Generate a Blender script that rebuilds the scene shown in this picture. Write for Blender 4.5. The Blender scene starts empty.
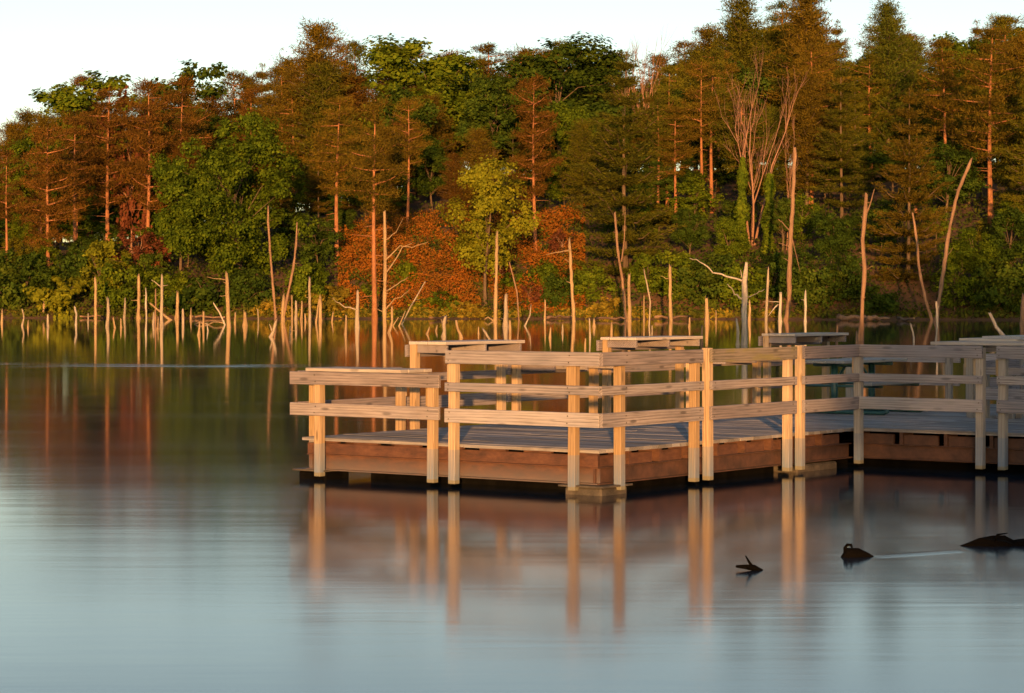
import bpy, bmesh, math, random
import numpy as np
from mathutils import Vector

R = math.radians
sc = bpy.context.scene
COL = sc.collection
rnd = random.Random(7)
nrg = np.random.default_rng(11)

# ------------------------------------------------------------------ camera numbers
F, HC, YH = 2450.0, 2.11, 299.0            # focal length in pixels, eye height, horizon row

def wpt(px, py):                            # point of the lake surface
    d = F * HC / (py - YH)
    return ((px - 512) * d / F, d)

def zat(py, d):
    return HC + (YH - py) * d / F

# ------------------------------------------------------------------ bookkeeping helpers
def tag(o, label=None, cat=None, group=None, kind=None):
    if label: o['label'] = label
    if cat: o['category'] = cat
    if group: o['group'] = group
    if kind: o['kind'] = kind
    return o

def empty(name, loc, rz=0.0):
    o = bpy.data.objects.new(name, None)
    o.empty_display_size = 0.3
    o.location = loc
    o.rotation_euler = (0, 0, rz)
    COL.objects.link(o)
    return o

def link(name, me, mat=None, parent=None, loc=(0, 0, 0), rot=(0, 0, 0)):
    o = bpy.data.objects.new(name, me)
    if mat and not me.materials: me.materials.append(mat)
    o.location = loc
    o.rotation_euler = rot
    if parent: o.parent = parent
    COL.objects.link(o)
    return o

class MB:
    def __init__(self): self.v = []; self.f = []
    def add(self, vs, fs):
        n = len(self.v); self.v += [tuple(p) for p in vs]
        self.f += [tuple(i + n for i in f) for f in fs]
    def box(self, x0, x1, y0, y1, z0, z1):
        self.add([(x0,y0,z0),(x1,y0,z0),(x1,y1,z0),(x0,y1,z0),(x0,y0,z1),(x1,y0,z1),(x1,y1,z1),(x0,y1,z1)],
                 [(0,3,2,1),(4,5,6,7),(0,1,5,4),(1,2,6,5),(2,3,7,6),(3,0,4,7)])
    def tube(self, pts, rads, n=6, cap=True, jag=0.0, rg=rnd, flute=0.0):
        pts = [Vector(p) for p in pts]
        base = len(self.v)
        prev = None
        for i, p in enumerate(pts):
            t = (pts[min(i+1, len(pts)-1)] - pts[max(i-1, 0)])
            if t.length < 1e-6: t = Vector((0,0,1))
            t.normalize()
            ref = Vector((1,0,0)) if abs(t.x) < .8 else Vector((0,1,0))
            if prev is not None:
                a = prev - t * prev.dot(t)
                if a.length > 1e-4: ref = a
            a = (ref - t * ref.dot(t)).normalized(); b = t.cross(a); prev = a
            last = i == len(pts) - 1
            for k in range(n):
                th = 2*math.pi*k/n
                r = rads[i] * (1 + flute * (rg.random()-.5))
                q = p + (a*math.cos(th) + b*math.sin(th)) * r
                if last and jag: q = q + t * (rg.random() * jag)
                self.v.append(tuple(q))
        for i in range(len(pts)-1):
            for k in range(n):
                k2 = (k+1) % n
                self.f.append((base+i*n+k, base+i*n+k2, base+(i+1)*n+k2, base+(i+1)*n+k))
        if cap:
            self.f.append(tuple(base + (len(pts)-1)*n + k for k in range(n)))
            self.f.append(tuple(base + k for k in reversed(range(n))))
    def mesh(self, name, smooth=False):
        me = bpy.data.meshes.new(name)
        me.from_pydata(self.v, [], self.f)
        if smooth:
            me.polygons.foreach_set('use_smooth', [True]*len(me.polygons))
        me.update()
        return me
    def build(self, name, mat, parent=None, smooth=False, bevel=0.0, loc=(0,0,0), rot=(0,0,0)):
        me = self.mesh(name, smooth)
        if bevel:
            bm = bmesh.new(); bm.from_mesh(me)
            bmesh.ops.bevel(bm, geom=list(bm.edges), offset=bevel, segments=1, affect='EDGES', clamp_overlap=True)
            bm.to_mesh(me); bm.free()
        return link(name, me, mat, parent, loc, rot)

def npmesh(name, V, k):
    """V: (N*k,3) vertices of N separate k-gons"""
    V = np.asarray(V, dtype=np.float32)
    n = len(V)//k
    me = bpy.data.meshes.new(name)
    me.vertices.add(len(V)); me.vertices.foreach_set('co', V.ravel())
    me.loops.add(len(V)); me.loops.foreach_set('vertex_index', np.arange(len(V), dtype=np.int32))
    me.polygons.add(n)
    me.polygons.foreach_set('loop_start', np.arange(0, len(V), k, dtype=np.int32))
    me.polygons.foreach_set('loop_total', np.full(n, k, dtype=np.int32))
    me.update(calc_edges=True)
    return me

def unit(a): return a / (np.linalg.norm(a, axis=1, keepdims=True) + 1e-9)

def needle_cards(c, d, L, W):
    n = len(c)
    d = unit(d)
    s = unit(np.cross(d, nrg.normal(size=(n, 3))))
    L = np.reshape(L, (-1, 1)); W = np.reshape(W, (-1, 1))
    out = np.empty((n, 3, 3))
    out[:,0] = c - s*W*.5; out[:,1] = c + s*W*.5; out[:,2] = c + d*L
    return out.reshape(-1, 3)

def leaf_cards(c, nrm, S):
    n = len(c)
    nrm = unit(nrm)
    a = unit(np.cross(nrm, nrg.normal(size=(n, 3)))); b = np.cross(nrm, a)
    S = np.reshape(S, (-1, 1))
    out = np.empty((n, 4, 3))
    out[:,0] = c - a*S*.55; out[:,1] = c - b*S*.38; out[:,2] = c + a*S*.6; out[:,3] = c + b*S*.38
    return out.reshape(-1, 3)

# ------------------------------------------------------------------ materials
def newmat(name):
    m = bpy.data.materials.new(name); m.use_nodes = True
    nt = m.node_tree; nt.nodes.clear()
    out = nt.nodes.new('ShaderNodeOutputMaterial')
    return m, nt, out

class NT:
    def __init__(self, nt): self.nt = nt
    def n(self, t, **kw):
        x = self.nt.nodes.new(t)
        for k, v in kw.items(): setattr(x, k, v)
        return x
    def l(self, a, b): self.nt.links.new(a, b)
    def coord(self, scale, which='Object', rand=False):
        tc = self.n('ShaderNodeTexCoord'); mp = self.n('ShaderNodeMapping')
        mp.inputs['Scale'].default_value = scale
        src = tc.outputs[which]
        if rand:
            oi = self.n('ShaderNodeObjectInfo'); ad = self.n('ShaderNodeVectorMath', operation='ADD')
            ml = self.n('ShaderNodeMath', operation='MULTIPLY'); ml.inputs[1].default_value = 37.0
            self.l(oi.outputs['Random'], ml.inputs[0]); self.l(src, ad.inputs[0]); self.l(ml.outputs[0], ad.inputs[1])
            src = ad.outputs[0]
        self.l(src, mp.inputs['Vector'])
        return mp.outputs[0]
    def noise(self, vec, scale, detail=3, rough=.55, dist=0):
        x = self.n('ShaderNodeTexNoise'); x.inputs['Scale'].default_value = scale
        x.inputs['Detail'].default_value = detail; x.inputs['Roughness'].default_value = rough
        x.inputs['Distortion'].default_value = dist
        if vec is not None: self.l(vec, x.inputs['Vector'])
        return x.outputs['Fac']
    def ramp(self, fac, stops):
        x = self.n('ShaderNodeValToRGB'); cr = x.color_ramp
        while len(cr.elements) < len(stops): cr.elements.new(.5)
        for e, (p, c) in zip(cr.elements, stops):
            e.position = p; e.color = (*c, 1) if len(c) == 3 else c
        self.l(fac, x.inputs[0])
        return x.outputs[0]
    def mix(self, fac, a, b, mode='MIX'):
        x = self.n('ShaderNodeMix', data_type='RGBA', blend_type=mode)
        def put(v, s):
            if isinstance(v, (int, float)): s.default_value = v
            elif isinstance(v, tuple): s.default_value = (*v, 1)
            else: self.l(v, s)
        put(fac, x.inputs[0]); put(a, x.inputs[6]); put(b, x.inputs[7])
        return x.outputs[2]
    def math(self, op, a, b=0.0, clamp=False):
        x = self.n('ShaderNodeMath', operation=op); x.use_clamp = clamp
        for v, s in ((a, x.inputs[0]), (b, x.inputs[1])):
            if isinstance(v, (int, float)): s.default_value = v
            else: self.l(v, s)
        return x.outputs[0]
    def maprange(self, v, a, b, c=0.0, d=1.0):
        x = self.n('ShaderNodeMapRange'); x.inputs[1].default_value = a; x.inputs[2].default_value = b
        x.inputs[3].default_value = c; x.inputs[4].default_value = d
        self.l(v, x.inputs[0]); return x.outputs[0]

def foliage_mat(name, dark, mid, light, transl=.25, clump=.45, isl=.38):
    m, nt, out = newmat(name); g = NT(nt)
    vec = g.coord((1,1,1), rand=True)
    n1 = g.noise(vec, clump, 3, .6)
    geo = g.n('ShaderNodeNewGeometry'); oi = g.n('ShaderNodeObjectInfo')
    f = g.math('ADD', g.math('MULTIPLY', n1, .95), g.math('MULTIPLY', geo.outputs['Random Per Island'], isl))
    f = g.math('ADD', f, g.math('MULTIPLY', oi.outputs['Random'], .22))
    f = g.math('SUBTRACT', f, .09 + isl*.5)
    c = g.ramp(f, [(.1, dark), (.5, mid), (.88, light)])  # low dark end: noise clumps painted dark to deepen the shaded gaps
    d = g.n('ShaderNodeBsdfDiffuse'); t = g.n('ShaderNodeBsdfTranslucent'); ms = g.n('ShaderNodeMixShader')
    g.l(c, d.inputs[0]); g.l(c, t.inputs[0]); ms.inputs[0].default_value = transl
    g.l(d.outputs[0], ms.inputs[1]); g.l(t.outputs[0], ms.inputs[2]); g.l(ms.outputs[0], out.inputs[0])
    return m

def bark_mat(name, a, b, scale=(6,6,1.2), bump=.4):
    m, nt, out = newmat(name); g = NT(nt)
    vec = g.coord(scale, rand=True)
    n1 = g.noise(vec, 1.0, 5, .65, .4)
    n2 = g.noise(g.coord((1,1,.35), rand=True), .7, 2)
    f = g.math('ADD', g.math('MULTIPLY', n1, .75), g.math('MULTIPLY', n2, .35))
    c = g.ramp(f, [(.3, a), (.72, b)])
    p = g.n('ShaderNodeBsdfPrincipled'); p.inputs['Roughness'].default_value = .9
    p.inputs['Specular IOR Level'].default_value = .15
    g.l(c, p.inputs['Base Color'])
    bp = g.n('ShaderNodeBump'); bp.inputs['Strength'].default_value = bump; bp.inputs['Distance'].default_value = .05
    g.l(n1, bp.inputs['Height']); g.l(bp.outputs[0], p.inputs['Normal'])
    g.l(p.outputs[0], out.inputs[0])
    return m

def wood_mat(name, axis, dark, light, stain=False, moss=0.0, island=False):
    """weathered timber, the grain running along one local axis"""
    m, nt, out = newmat(name); g = NT(nt)
    def sc3(along, across):
        s = [across]*3; s[axis] = along; return tuple(s)
    warp = g.noise(g.coord(sc3(1.3, 5), rand=True), 1.0, 2)
    # growth-ring figure: bands across the board bent by a slow warp (cathedrals, knots)
    v = g.coord(sc3(.9, 8.5), rand=True)
    w = g.n('ShaderNodeTexWave', wave_type='RINGS', rings_direction='XYZ'[axis], wave_profile='SAW')
    w.inputs['Scale'].default_value = 1.6; w.inputs['Distortion'].default_value = 6.0
    w.inputs['Detail'].default_value = 2.5; w.inputs['Detail Scale'].default_value = .55
    g.l(v, w.inputs['Vector'])
    fine = g.noise(g.coord(sc3(3.0, 110), rand=True), 1.0, 4, .6)
    blot = g.noise(g.coord(sc3(1.2, 3.5), rand=True), 1.0, 4, .6)
    f = g.math('ADD', g.math('MULTIPLY', w.outputs['Fac'], .22), g.math('MULTIPLY', fine, .60))
    f = g.math('ADD', f, g.math('MULTIPLY', blot, .38))
    c = g.ramp(f, [(.36, dark), (.54, tuple((x+y)/2 for x, y in zip(dark, light))), (.74, light)])
    # knots
    vo = g.n('ShaderNodeTexVoronoi'); vo.inputs['Scale'].default_value = 1.0
    g.l(g.coord(sc3(2.3, 9.0), rand=True), vo.inputs['Vector'])
    kn = g.maprange(vo.outputs['Distance'], .10, .2, 1, 0)
    c = g.mix(g.math('MULTIPLY', kn, .65), c, tuple(x*.42 for x in dark))
    # silvered patches and drying cracks that follow the grain
    pat = g.noise(g.coord(sc3(.9, 1.6), rand=True), 1.0, 3, .6)
    c = g.mix(g.maprange(pat, .42, .68, 0, .55), c, tuple(.55*(x+y)*q for x, y, q in zip(dark, light, (.88, .98, 1.16))))
    ck = g.noise(g.coord(sc3(1.4, 75), rand=True), 1.0, 2, .5)
    c = g.mix(g.maprange(ck, .63, .70, 0, .6), c, tuple(x*.45 for x in dark))
    # per-board tone
    oi = g.n('ShaderNodeObjectInfo')
    tone = g.maprange(oi.outputs['Random'], 0, 1, .78, 1.12)
    hv = g.n('ShaderNodeHueSaturation'); g.l(tone, hv.inputs['Value']); g.l(c, hv.inputs['Color'])
    sat = g.maprange(oi.outputs['Random'], 0, 1, 1.12, .78); g.l(sat, hv.inputs['Saturation'])
    c = hv.outputs[0]
    geo = g.n('ShaderNodeNewGeometry'); sp = g.n('ShaderNodeSeparateXYZ'); g.l(geo.outputs['Position'], sp.inputs[0])
    if island:                               # every deck board has weathered differently
        h2 = g.n('ShaderNodeHueSaturation'); g.l(c, h2.inputs['Color'])
        g.l(g.maprange(geo.outputs['Random Per Island'], 0, 1, .62, 1.25), h2.inputs['Value']); c = h2.outputs[0]
        st = g.noise(g.coord((1, 1, 1)), 1.7, 5, .65)
        c = g.mix(g.maprange(st, .55, .72, 0, .55), c, (.07, .065, .065))
    if stain:                                # silt line left by high water on the post feet
        zz = g.math('ADD', sp.outputs['Z'], g.math('MULTIPLY', g.math('SUBTRACT', blot, .5), .03))
        k = g.maprange(zz, .425, .435, 1, 0)
        drip = g.noise(g.coord((60, 60, 3), rand=True), 1.0, 3)
        kk = g.math('MULTIPLY', g.math('MULTIPLY', k, g.maprange(sp.outputs['Z'], .43, .12, .5, .92)), g.maprange(drip, .3, .6, .72, 1.0))
        c = g.mix(kk, c, (.105, .16, .25))
        k2 = g.maprange(zz, .085, .095, 1, 0)
        c = g.mix(g.math('MULTIPLY', k2, .8), c, (.15, .14, .09))
    if moss:
        nm = g.noise(g.coord(sc3(2.0, 6.0), rand=True), 1.0, 4)
        c = g.mix(g.math('MULTIPLY', g.maprange(nm, .5, .65), moss), c, (.16, .15, .06))
    p = g.n('ShaderNodeBsdfPrincipled'); p.inputs['Roughness'].default_value = .82
    p.inputs['Specular IOR Level'].default_value = .25
    g.l(c, p.inputs['Base Color'])
    bp = g.n('ShaderNodeBump'); bp.inputs['Strength'].default_value = .35; bp.inputs['Distance'].default_value = .01
    g.l(f, bp.inputs['Height']); g.l(bp.outputs[0], p.inputs['Normal'])
    g.l(p.outputs[0], out.inputs[0])
    return m

def flat_mat(name, a, b, scale=3, rough=.7, metal=0.0, bump=.2):
    m, nt, out = newmat(name); g = NT(nt)
    n1 = g.noise(g.coord((1,1,1), rand=True), scale, 5, .65)
    c = g.ramp(n1, [(.32, a), (.7, b)])
    p = g.n('ShaderNodeBsdfPrincipled'); p.inputs['Roughness'].default_value = rough; p.inputs['Metallic'].default_value = metal
    g.l(c, p.inputs['Base Color'])
    bp = g.n('ShaderNodeBump'); bp.inputs['Strength'].default_value = bump; bp.inputs['Distance'].default_value = .02
    g.l(n1, bp.inputs['Height']); g.l(bp.outputs[0], p.inputs['Normal'])
    g.l(p.outputs[0], out.inputs[0])
    return m

def rust_mat():
    m, nt, out = newmat('rusty_steel'); g = NT(nt)
    n1 = g.noise(g.coord((1,1,2.5), rand=True), 5, 6, .7)
    c = g.ramp(n1, [(.3, (.030, .013, .009)), (.52, (.070, .029, .017)), (.75, (.115, .054, .030))])
    geo = g.n('ShaderNodeNewGeometry'); sp = g.n('ShaderNodeSeparateXYZ'); g.l(geo.outputs['Position'], sp.inputs[0])
    zz = g.math('ADD', sp.outputs['Z'], g.math('MULTIPLY', g.math('SUBTRACT', n1, .5), .12))
    k = g.maprange(zz, .12, .30, 1, 0)       # dried silt along the foot of the beam
    c = g.mix(g.math('MULTIPLY', k, .62), c, (.098, .098, .11))
    p = g.n('ShaderNodeBsdfPrincipled'); p.inputs['Roughness'].default_value = .8
    g.l(c, p.inputs['Base Color'])
    g.l(p.outputs[0], out.inputs[0])
    return m

M = {}
M['rail'] = wood_mat('weathered_rail_wood', 0, (.058, .052, .056), (.258, .234, .256))
M['railgrey'] = wood_mat('grey_rail_wood', 0, (.078, .078, .088), (.300, .288, .325))
M['railmoss'] = wood_mat('mossy_rail_wood', 0, (0.0630, 0.0546, 0.0420), (0.2100, 0.1848, 0.1596), moss=.75)
M['post'] = wood_mat('post_wood', 2, (0.1680, 0.1218, 0.0739), (0.3948, 0.2856, 0.1722), stain=True)
M['postgrey'] = wood_mat('grey_post_wood', 2, (0.1512, 0.1386, 0.1260), (0.3108, 0.2898, 0.2688), stain=True)
M['shelf'] = wood_mat('shelf_wood', 0, (0.2184, 0.1974, 0.1848), (0.4200, 0.3864, 0.3612))
M['plank'] = wood_mat('deck_wood', 1, (.085, .082, .088), (.32, .31, .315), island=True)
M['rust'] = rust_mat()
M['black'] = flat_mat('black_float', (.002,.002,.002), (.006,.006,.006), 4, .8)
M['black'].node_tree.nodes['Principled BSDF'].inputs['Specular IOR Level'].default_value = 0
M['float'] = flat_mat('scummed_float', (.018,.016,.014), (.075,.066,.055), 9, .8)
M['teal'] = flat_mat('teal_painted_steel', (.012,.055,.062), (.02,.085,.092), 14, .45)
M['seat'] = wood_mat('table_wood', 0, (.12,.12,.12), (.27,.26,.25))
M['snag'] = bark_mat('bleached_dead_wood', (.09,.062,.036), (.33,.24,.14), (9,9,.9), .5)
M['snagpale'] = bark_mat('silvered_dead_wood', (.085,.07,.056), (.31,.265,.21), (9,9,.9), .5)
M['snagred'] = bark_mat('reddish_dead_wood', (.075,.046,.032), (.235,.150,.100), (9,9,.9), .5)
M['snaggrey'] = bark_mat('grey_dead_wood', (.12,.11,.10), (.40,.36,.32), (9,9,.9), .5)
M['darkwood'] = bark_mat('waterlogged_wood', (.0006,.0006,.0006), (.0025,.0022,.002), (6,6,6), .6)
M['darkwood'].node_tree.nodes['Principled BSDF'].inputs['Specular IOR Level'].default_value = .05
M['pinebark'] = bark_mat('pine_bark', (.10,.045,.024), (.30,.135,.065), (5,5,1.0), .5)
M['bark'] = bark_mat('grey_bark', (.035,.026,.018), (.12,.085,.058), (5,5,.9), .5)
M['barebark'] = bark_mat('bare_limb_bark', (.11,.06,.042), (.26,.15,.105), (5,5,.9), .3)
M['pine_rust'] = foliage_mat('pine_needles_russet', (.018,.014,.005), (.080,.045,.009), (.145,.068,.012), .12, .6)
M['pine_brown'] = foliage_mat('pine_needles_brown', (.017,.017,.005), (.072,.055,.008), (.135,.090,.011), .12, .6)
M['pine_olive'] = foliage_mat('pine_needles_olive', (.014,.019,.005), (.062,.066,.008), (.122,.110,.010), .12, .6)
M['pine_green'] = foliage_mat('pine_needles_green', (.010,.018,.005), (.046,.062,.009), (.095,.098,.011), .12, .6)
M['leaf_green'] = foliage_mat('leaves_green', (.014,.030,.005), (.062,.098,.008), (.125,.155,.012), .25, .6)
M['leaf_dark'] = foliage_mat('leaves_dark_green', (.008,.019,.005), (.034,.062,.009), (.070,.095,.012), .22, .6)
M['leaf_yellow'] = foliage_mat('leaves_yellow_green', (.055,.066,.009), (.125,.140,.011), (.20,.205,.016), .28)
M['leaf_red'] = foliage_mat('leaves_red', (.05,.022,.012), (.11,.038,.020), (.17,.066,.030), .2)
M['under_red'] = foliage_mat('bracken_red', (.030,.042,.008), (.165,.066,.011), (.31,.096,.013), .15, .42, .16)
M['under_green'] = foliage_mat('undergrowth_green', (.012,.024,.006), (.046,.060,.010), (.105,.090,.014), .2, .35, .22)
M['under_gold'] = foliage_mat('shore_grass_gold', (.08,.075,.012), (.17,.135,.018), (.26,.17,.024), .2, .4)
M['bolt'] = flat_mat('weathered_bolt_steel', (.02,.018,.016), (.07,.06,.05), 30, .6)
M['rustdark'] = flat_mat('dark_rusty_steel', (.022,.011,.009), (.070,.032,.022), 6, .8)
# ------------------------------------------------------------------ terrain
def shoreY(X):
    return 259 - .22*np.clip(X, -140, 140) + 1.6*np.sin(X*.11+.4) + 1.0*np.sin(X*.31+1)

def sstep(a, b, x):
    t = np.clip((x-a)/(b-a), 0, 1); return t*t*(3-2*t)

def hz(X, Y):
    X = np.asarray(X, float); Y = np.asarray(Y, float)
    e = Y - shoreY(X)
    k = .52 + .5*sstep(-70, 10, X)
    land = k*(9.0*(1-np.exp(-np.maximum(e,0)/24)) + 17*(1-np.exp(-np.maximum(e,0)/100)))
    land = land*sstep(-2, 7, e) + .35*sstep(-.5, 1.2, e) + .18*np.sin(X*.7)*np.sin(Y*.6+X*.2)*sstep(1, 8, e)
    bed = np.maximum(-2.5, .14*e)
    far = np.where(e > 0, land, bed)
    nb = -14 - Y
    near = np.where(nb > 0, .3 + np.minimum(nb*.06, 1.6), -.12*(Y+14))
    return np.where(Y < 60, np.maximum(near, -2.5), far)

def terrain():
    xs = np.concatenate([[-3000,-1500,-700,-350,-220], np.arange(-160, 161, 2.5), [220,350,700,1500,3000]])
    ys = np.concatenate([[-3000,-1200,-500,-250], np.arange(-140, -4, 6), [0,15,40,80,120,160,190,210], np.arange(220, 330, 2.0), np.arange(332, 420, 8), [460,550,750,1200,3000]])
    XX, YY = np.meshgrid(xs, ys)
    Z = hz(XX, YY)
    V = np.stack([XX, YY, Z], -1).reshape(-1, 3)
    nx, ny = len(xs), len(ys)
    fs = [(j*nx+i, j*nx+i+1, (j+1)*nx+i+1, (j+1)*nx+i) for j in range(ny-1) for i in range(nx-1)]
    me = bpy.data.meshes.new('hillside'); me.from_pydata(V.tolist(), [], fs)
    me.polygons.foreach_set('use_smooth', [True]*len(me.polygons)); me.update()
    m, nt, out = newmat('leaf_litter_soil'); g = NT(nt)
    n1 = g.noise(g.coord((1,1,1)), .35, 6, .65); n2 = g.noise(g.coord((1,1,1)), 3.0, 4, .6)
    c = g.ramp(g.math('ADD', g.math('MULTIPLY', n1, .6), g.math('MULTIPLY', n2, .4)),
               [(.32, (.025,.017,.010)), (.5, (.07,.035,.015)), (.68, (.13,.06,.022))])
    p = g.n('ShaderNodeBsdfPrincipled'); p.inputs['Roughness'].default_value = .95; g.l(c, p.inputs['Base Color'])
    bp = g.n('ShaderNodeBump'); bp.inputs['Strength'].default_value = .6; bp.inputs['Distance'].default_value = .3
    g.l(n2, bp.inputs['Height']); g.l(bp.outputs[0], p.inputs['Normal'])
    g.l(p.outputs[0], out.inputs[0])
    tag(link('hillside', me, m), kind='structure')
terrain()

def water():
    me = bpy.data.meshes.new('lake_water')
    me.from_pydata([(-900,-15,0),(900,-15,0),(900,420,0),(-900,420,0)], [], [(0,1,2,3)])
    m, nt, out = newmat('long_exposure_lake'); g = NT(nt)
    p = g.n('ShaderNodeBsdfPrincipled')
    p.inputs['Base Color'].default_value = (.010,.020,.034,1)
    p.inputs['IOR'].default_value = 1.31
    geo = g.n('ShaderNodeNewGeometry'); sp = g.n('ShaderNodeSeparateXYZ'); g.l(geo.outputs['Position'], sp.inputs[0])
    n1 = g.noise(g.coord((.16, 1.1, 1)), 1.0, 3, .55, .3)
    n2 = g.noise(g.coord((.05, .35, 1)), 1.0, 2, .5, .3)
    n3 = g.noise(g.coord((.9, 5.5, 1)), 1.0, 3, .55, .2)
    # breeze-ruffled band out on the left of the lake, and the little current trails by the driftwood
    d1 = g.math('ABSOLUTE', g.math('SUBTRACT', g.math('ADD', sp.outputs['Y'], g.math('MULTIPLY', n2, 5.0)), 80.5))
    band = g.maprange(d1, 1.5, 4.0, 1, 0)
    band = g.math('MULTIPLY', band, g.maprange(sp.outputs['X'], -2.5, -9, 0, 1))
    band = g.math('MULTIPLY', band, g.maprange(n1, .42, .62))
    band = g.math('MULTIPLY', band, g.maprange(g.noise(g.coord((.22, .8, 1)), 1.0, 3), .38, .6, .1, .8))
    open_ = g.maprange(sp.outputs['Y'], 55, 125, 1, .28)      # the far cove lies sheltered and stiller
    d2 = g.math('ABSOLUTE', g.math('SUBTRACT', sp.outputs['Y'], g.math('ADD', g.math('MULTIPLY', sp.outputs['X'], .62), 18.2)))
    trail = g.math('MULTIPLY', g.maprange(d2, .05, .16, 1, 0), g.math('MULTIPLY', g.maprange(sp.outputs['X'], 2.95, 3.05, 0, 1), g.maprange(sp.outputs['X'], 3.72, 3.8, 1, 0)))
    band = g.math('ADD', band, g.math('MULTIPLY', trail, .28))
    near = g.maprange(sp.outputs['Y'], 19, 34, .055, 0)
    rough = g.math('ADD', g.math('MULTIPLY', g.math('ADD', near, g.maprange(n2, .3, .7, .055, .078)), g.math('POWER', open_, .55)), g.math('MULTIPLY', band, .22))
    g.l(rough, p.inputs['Roughness'])
    h = g.math('ADD', g.math('MULTIPLY', n1, .55), g.math('MULTIPLY', n2, 1.1))
    h = g.math('ADD', h, g.math('MULTIPLY', n3, .13))
    h = g.math('ADD', g.math('MULTIPLY', h, open_), g.math('MULTIPLY', g.math('MULTIPLY', n3, band), 3.0))
    bp = g.n('ShaderNodeBump'); bp.inputs['Strength'].default_value = 1.0; bp.inputs['Distance'].default_value = .004
    g.l(h, bp.inputs['Height']); g.l(bp.outputs[0], p.inputs['Normal'])
    g.l(p.outputs[0], out.inputs[0])
    tag(link('lake_water', me, m), kind='structure')
water()

# ------------------------------------------------------------------ light, sky, camera
SUN_EL, SUN_AZ = 3.5, 1.2       # the sun stands low behind the camera; rays run this far towards +X of +Y
def light():
    w = bpy.data.worlds.new('World'); sc.world = w; w.use_nodes = True
    nt = w.node_tree; nt.nodes.clear(); g = NT(nt)
    sky = g.n('ShaderNodeTexSky', sky_type='NISHITA'); sky.sun_disc = False
    sky.sun_elevation = R(SUN_EL); sky.sun_rotation = R(180 + SUN_AZ)
    sky.air_density = .57; sky.dust_density = 1.0; sky.ozone_density = .22
    bg = g.n('ShaderNodeBackground'); bg.inputs[1].default_value = SKY_STRENGTH
    o = g.n('ShaderNodeOutputWorld'); g.l(sky.outputs[0], bg.inputs[0]); g.l(bg.outputs[0], o.inputs[0])
    ld = bpy.data.lights.new('sun', 'SUN'); ld.energy = SUN_STRENGTH; ld.angle = R(.6); ld.color = (1, .46, .14)
    lo = bpy.data.objects.new('sun', ld); COL.objects.link(lo)
    a, e = R(SUN_AZ), R(SUN_EL)
    lo.rotation_euler = Vector((math.sin(a)*math.cos(e), math.cos(a)*math.cos(e), -math.sin(e))).to_track_quat('-Z', 'Y').to_euler()
    lo.location = (0, -60, 40)
    cd = bpy.data.cameras.new('camera'); co = bpy.data.objects.new('camera', cd); COL.objects.link(co)
    co.location = (0, 0, HC); co.rotation_euler = (R(90), 0, 0)
    cd.sensor_width = 36; cd.lens = F/1024*36; cd.shift_y = -(346.5-YH)/1024
    cd.clip_start = .2; cd.clip_end = 8000
    sc.camera = co
    sc.view_settings.view_transform = 'Standard'; sc.view_settings.look = 'None'
    sc.view_settings.gamma = 1; sc.view_settings.use_curve_mapping = False
    sc.view_settings.exposure = EXPOSURE
    cy = sc.cycles
    cy.max_bounces = 5; cy.diffuse_bounces = 3; cy.glossy_bounces = 3; cy.transmission_bounces = 3; cy.transparent_max_bounces = 4
    cy.caustics_reflective = False; cy.caustics_refractive = False
    cy.use_denoising = True; cy.denoising_input_passes = 'RGB_ALBEDO_NORMAL'
SKY_STRENGTH, SUN_STRENGTH, EXPOSURE = .134, 4.7, 1.25
light()

# ------------------------------------------------------------------ the fishing pier
# local axes of the pier: x runs along its right-hand side away from the camera, y along its front edge to the left
DZ = .49                                    # deck height above the water
pier = empty('fishing_pier', (.923, 26.3, 0), math.atan2(.8039, .5948))
tag(pier, 'weathered timber fishing pier on rusty steel beams with board railings', 'pier')

def board(name, p, q, z0, z1, th, mat, parent=pier, bev=.005):
    """a plank on edge from p to q (pier coordinates); its length is its local x"""
    p = Vector((*p, 0)); q = Vector((*q, 0)); d = q-p; L = d.length
    b = MB(); b.box(0, L, -th/2, th/2, 0, z1-z0)
    return b.build(name, mat, parent, bevel=bev, loc=(p.x, p.y, z0), rot=(0, 0, math.atan2(d.y, d.x)))

def post(s, t, ztop, zbot=.046, w=.095, mat=None):
    b = MB(); b.box(-w/2, w/2, -w/2, w/2, 0, ztop-zbot)
    return b.build('post', mat or M['post'], pier, bevel=.006, loc=(s, t, zbot), rot=(R(rnd.uniform(-.4,.4)), R(rnd.uniform(-.4,.4)), 0))

PO, RO = .085, .153                         # how far posts and rails stand outside the deck edge
HI = ((1.05, .90), (.69, .59), (.40, .245))
LO = ((.775, .625), (.41, .265))
rail_tone = ['rail', 'rail', 'railgrey']

def along(edge, a, off):
    """point on an edge at distance a, 'off' metres outside it"""
    kind, c = edge
    if kind == 's-': return (c - off, a)     # edge faces -s, runs along t
    if kind == 's+': return (c + off, a)
    if kind == 't-': return (a, c - off)
    if kind == 't+': return (a, c + off)

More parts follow.
